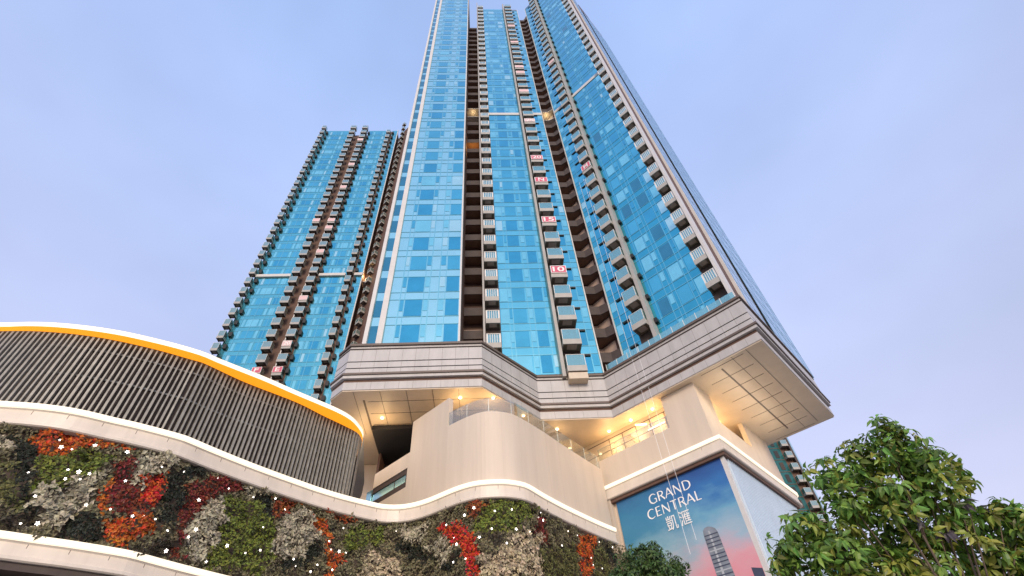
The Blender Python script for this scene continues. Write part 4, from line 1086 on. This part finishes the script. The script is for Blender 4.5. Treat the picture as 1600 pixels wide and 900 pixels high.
for t_, z_, body, lb in ((-40.3, 105.7, None, 'only pale banner in the left of the two middle balcony columns, second tower'), (-36.65, 67.9, '20', 'faded pink banner with number 20 above the letter E banner'),
                         (-36.65, 80.4, None, 'pale banner just below the refuge band of the second tower'), (-36.65, 95.7, None, 'first pale banner above the refuge band of the second tower'),
                         (-36.65, 105.1, None, 'lower of two adjoining pale banners midway up the second tower'), (-36.65, 108.2, None, 'upper of two adjoining pale banners midway up the second tower'),
                         (-36.65, 123.6, None, 'third highest pale banner on the second tower'), (-36.65, 135.6, None, 'second highest pale banner on the second tower'), (-36.65, 150.9, None, 'topmost pale banner on the second tower')):
    far_banner(t_, z_, body, lb, True)

# ================================================================= ROPES
for i, (x, y) in enumerate(((13.1, 34.45), (13.6, 34.0))):
    b = MB(); b.tube((x, y, 13.5 if i == 0 else 14.2), (x, y, 60), .014, .014, 5)
    tag(b.build('hanging_rope', M['rope']), ['thin white rope hanging before the poster, left of the pair', 'thin white rope hanging before the poster, right of the pair'][i], 'rope', 'ropes hanging down the facade')

# ================================================================= TREES
lg = leaf_mat('tree_leaf', (.17, .30, .055), .75, .42, .4); lg2 = leaf_mat('tree_leaf_yellow', (.28, .31, .055), .6, .42, .4); lp = leaf_mat('tree_leaf_purple', (.055, .045, .06), .4, .42, .2)
ls = leaf_mat('small_tree_leaf', (.07, .13, .03), .6, .5, .3)
def tree(label, base, blobs, nrose, leafL, mats, trunk_r, seed, rose=8):
    r = random.Random(seed); root = empty('street_tree', base, label, 'tree')
    B0 = Vector(base); top = sum((Vector(c) for c, _ in blobs), Vector())/len(blobs)
    w = MB(); fork = B0.lerp(top, .55); fork.x = B0.x*.7+top.x*.3; fork.y = B0.y*.7+top.y*.3
    mid = B0.lerp(fork, .5)+Vector((.05, .03, 0))
    w.tube(B0, mid, trunk_r, trunk_r*.8, 9); w.tube(mid, fork, trunk_r*.8, trunk_r*.62, 9)
    cr = MB()
    for c, R in blobs:
        c = Vector(c); m_ = fork.lerp(c, .55)+Vector((r.uniform(-.1, .1), r.uniform(-.1, .1), .08))
        w.tube(fork, m_, trunk_r*.17, trunk_r*.11, 6); w.tube(m_, c, trunk_r*.11, trunk_r*.04, 6)
        n = int(nrose*(R*R)); 
        for k in range(n):
            v = Vector((r.gauss(0, 1), r.gauss(0, 1), r.gauss(0, 1))).normalized(); q = c+v*R*(r.random()**.42)*(1.32 if k % 9 == 0 else 1)
            if k % 4 == 0: w.tube(c.lerp(q, .25), q, trunk_r*.05, trunk_r*.03, 4, cap=False)
            # a rosette of drooping leaves at the twig end
            pick_ = r.random(); mi = 2 if (pick_ > .985 and (q-c).length > .75*R) else (1 if pick_ < .3+.2*mn.noise(q*1.3) else 0)
            ax = (v+Vector((0, 0, .5))).normalized()
            for j in range(rose):
                a = 2*math.pi*j/rose+r.uniform(-.4, .4); e = ax.orthogonal().normalized(); d = (Matrix.Rotation(a, 3, ax) @ e)
                d = (d+ax*r.uniform(-.2, .5)+Vector((0, 0, -.35))).normalized(); side = d.cross(ax).normalized(); up = side.cross(d)
                if up.z < 0: up = -up
                L = leafL*r.uniform(.65, 1.2); st = len(cr.f)
                leaf_faces(cr, q+d*.02, d, side, up, L, L*r.uniform(.36, .48), .16, r.uniform(.15, .55), 3); cr.m[st:] = [mi]*(len(cr.f)-st)
    w.build('trunk', M['bark'], root, smooth=True)
    cr.build('crown', mats, root, smooth=False)
    return root
BL = [((4.10, 4.50, 4.24), .15), ((4.55, 4.62, 3.98), .13), ((4.11, 4.54, 4.06), 0.239), ((3.81, 4.68, 4.00), 0.241), ((4.33, 4.56, 3.91), 0.258), ((3.47, 4.74, 3.89), 0.238), ((3.94, 4.84, 3.74), 0.350), ((4.30, 4.72, 3.64), 0.264), ((4.61, 4.66, 3.75), 0.145), ((3.50, 4.83, 3.64), 0.199), ((2.96, 4.90, 3.40), 0.246), ((3.32, 4.94, 3.33), 0.278), ((3.93, 4.99, 3.39), 0.317), ((4.34, 4.93, 3.35), 0.282), ((4.91, 4.94, 3.42), 0.221), ((5.06, 4.81, 3.36), 0.183), ((2.85, 5.04, 3.19), 0.221), ((3.48, 5.04, 3.08), 0.344), ((4.03, 5.03, 3.02), 0.343), ((4.63, 5.02, 3.12), 0.298), ((4.99, 4.98, 3.06), 0.294), ((3.10, 5.20, 2.93), 0.332), ((3.68, 5.24, 2.73), 0.387), ((4.40, 5.19, 2.76), 0.379), ((4.92, 4.76, 3.48), 0.163), ((5.11, 4.75, 3.39), 0.161), ((4.63, 4.75, 3.49), 0.119), ((5.24, 4.82, 3.19), 0.242), ((5.12, 4.90, 2.85), 0.332)]     # crown clumps: centre, radius (m)
tree('leafy young tree with long drooping leaves filling the lower right corner', (3.95, 4.9, .13), BL, 640, .102, [lg, lg2, lp], .09, 21)
BS = [((4.40, 15.53, 6.93), 0.408), ((4.79, 15.60, 7.04), 0.374), ((4.09, 15.71, 6.66), 0.442), ((4.90, 15.60, 6.62), 0.513), ((5.47, 15.62, 6.63), 0.313), ((4.35, 15.80, 6.13), 0.810), ((5.14, 15.81, 6.02), 0.718), ((3.69, 15.77, 6.08), 0.608)]
tree('small round dark green tree in front of the poster foot', (4.75, 15.2, .13), BS, 520, .12, [ls, ls, ls], .08, 8, 7)
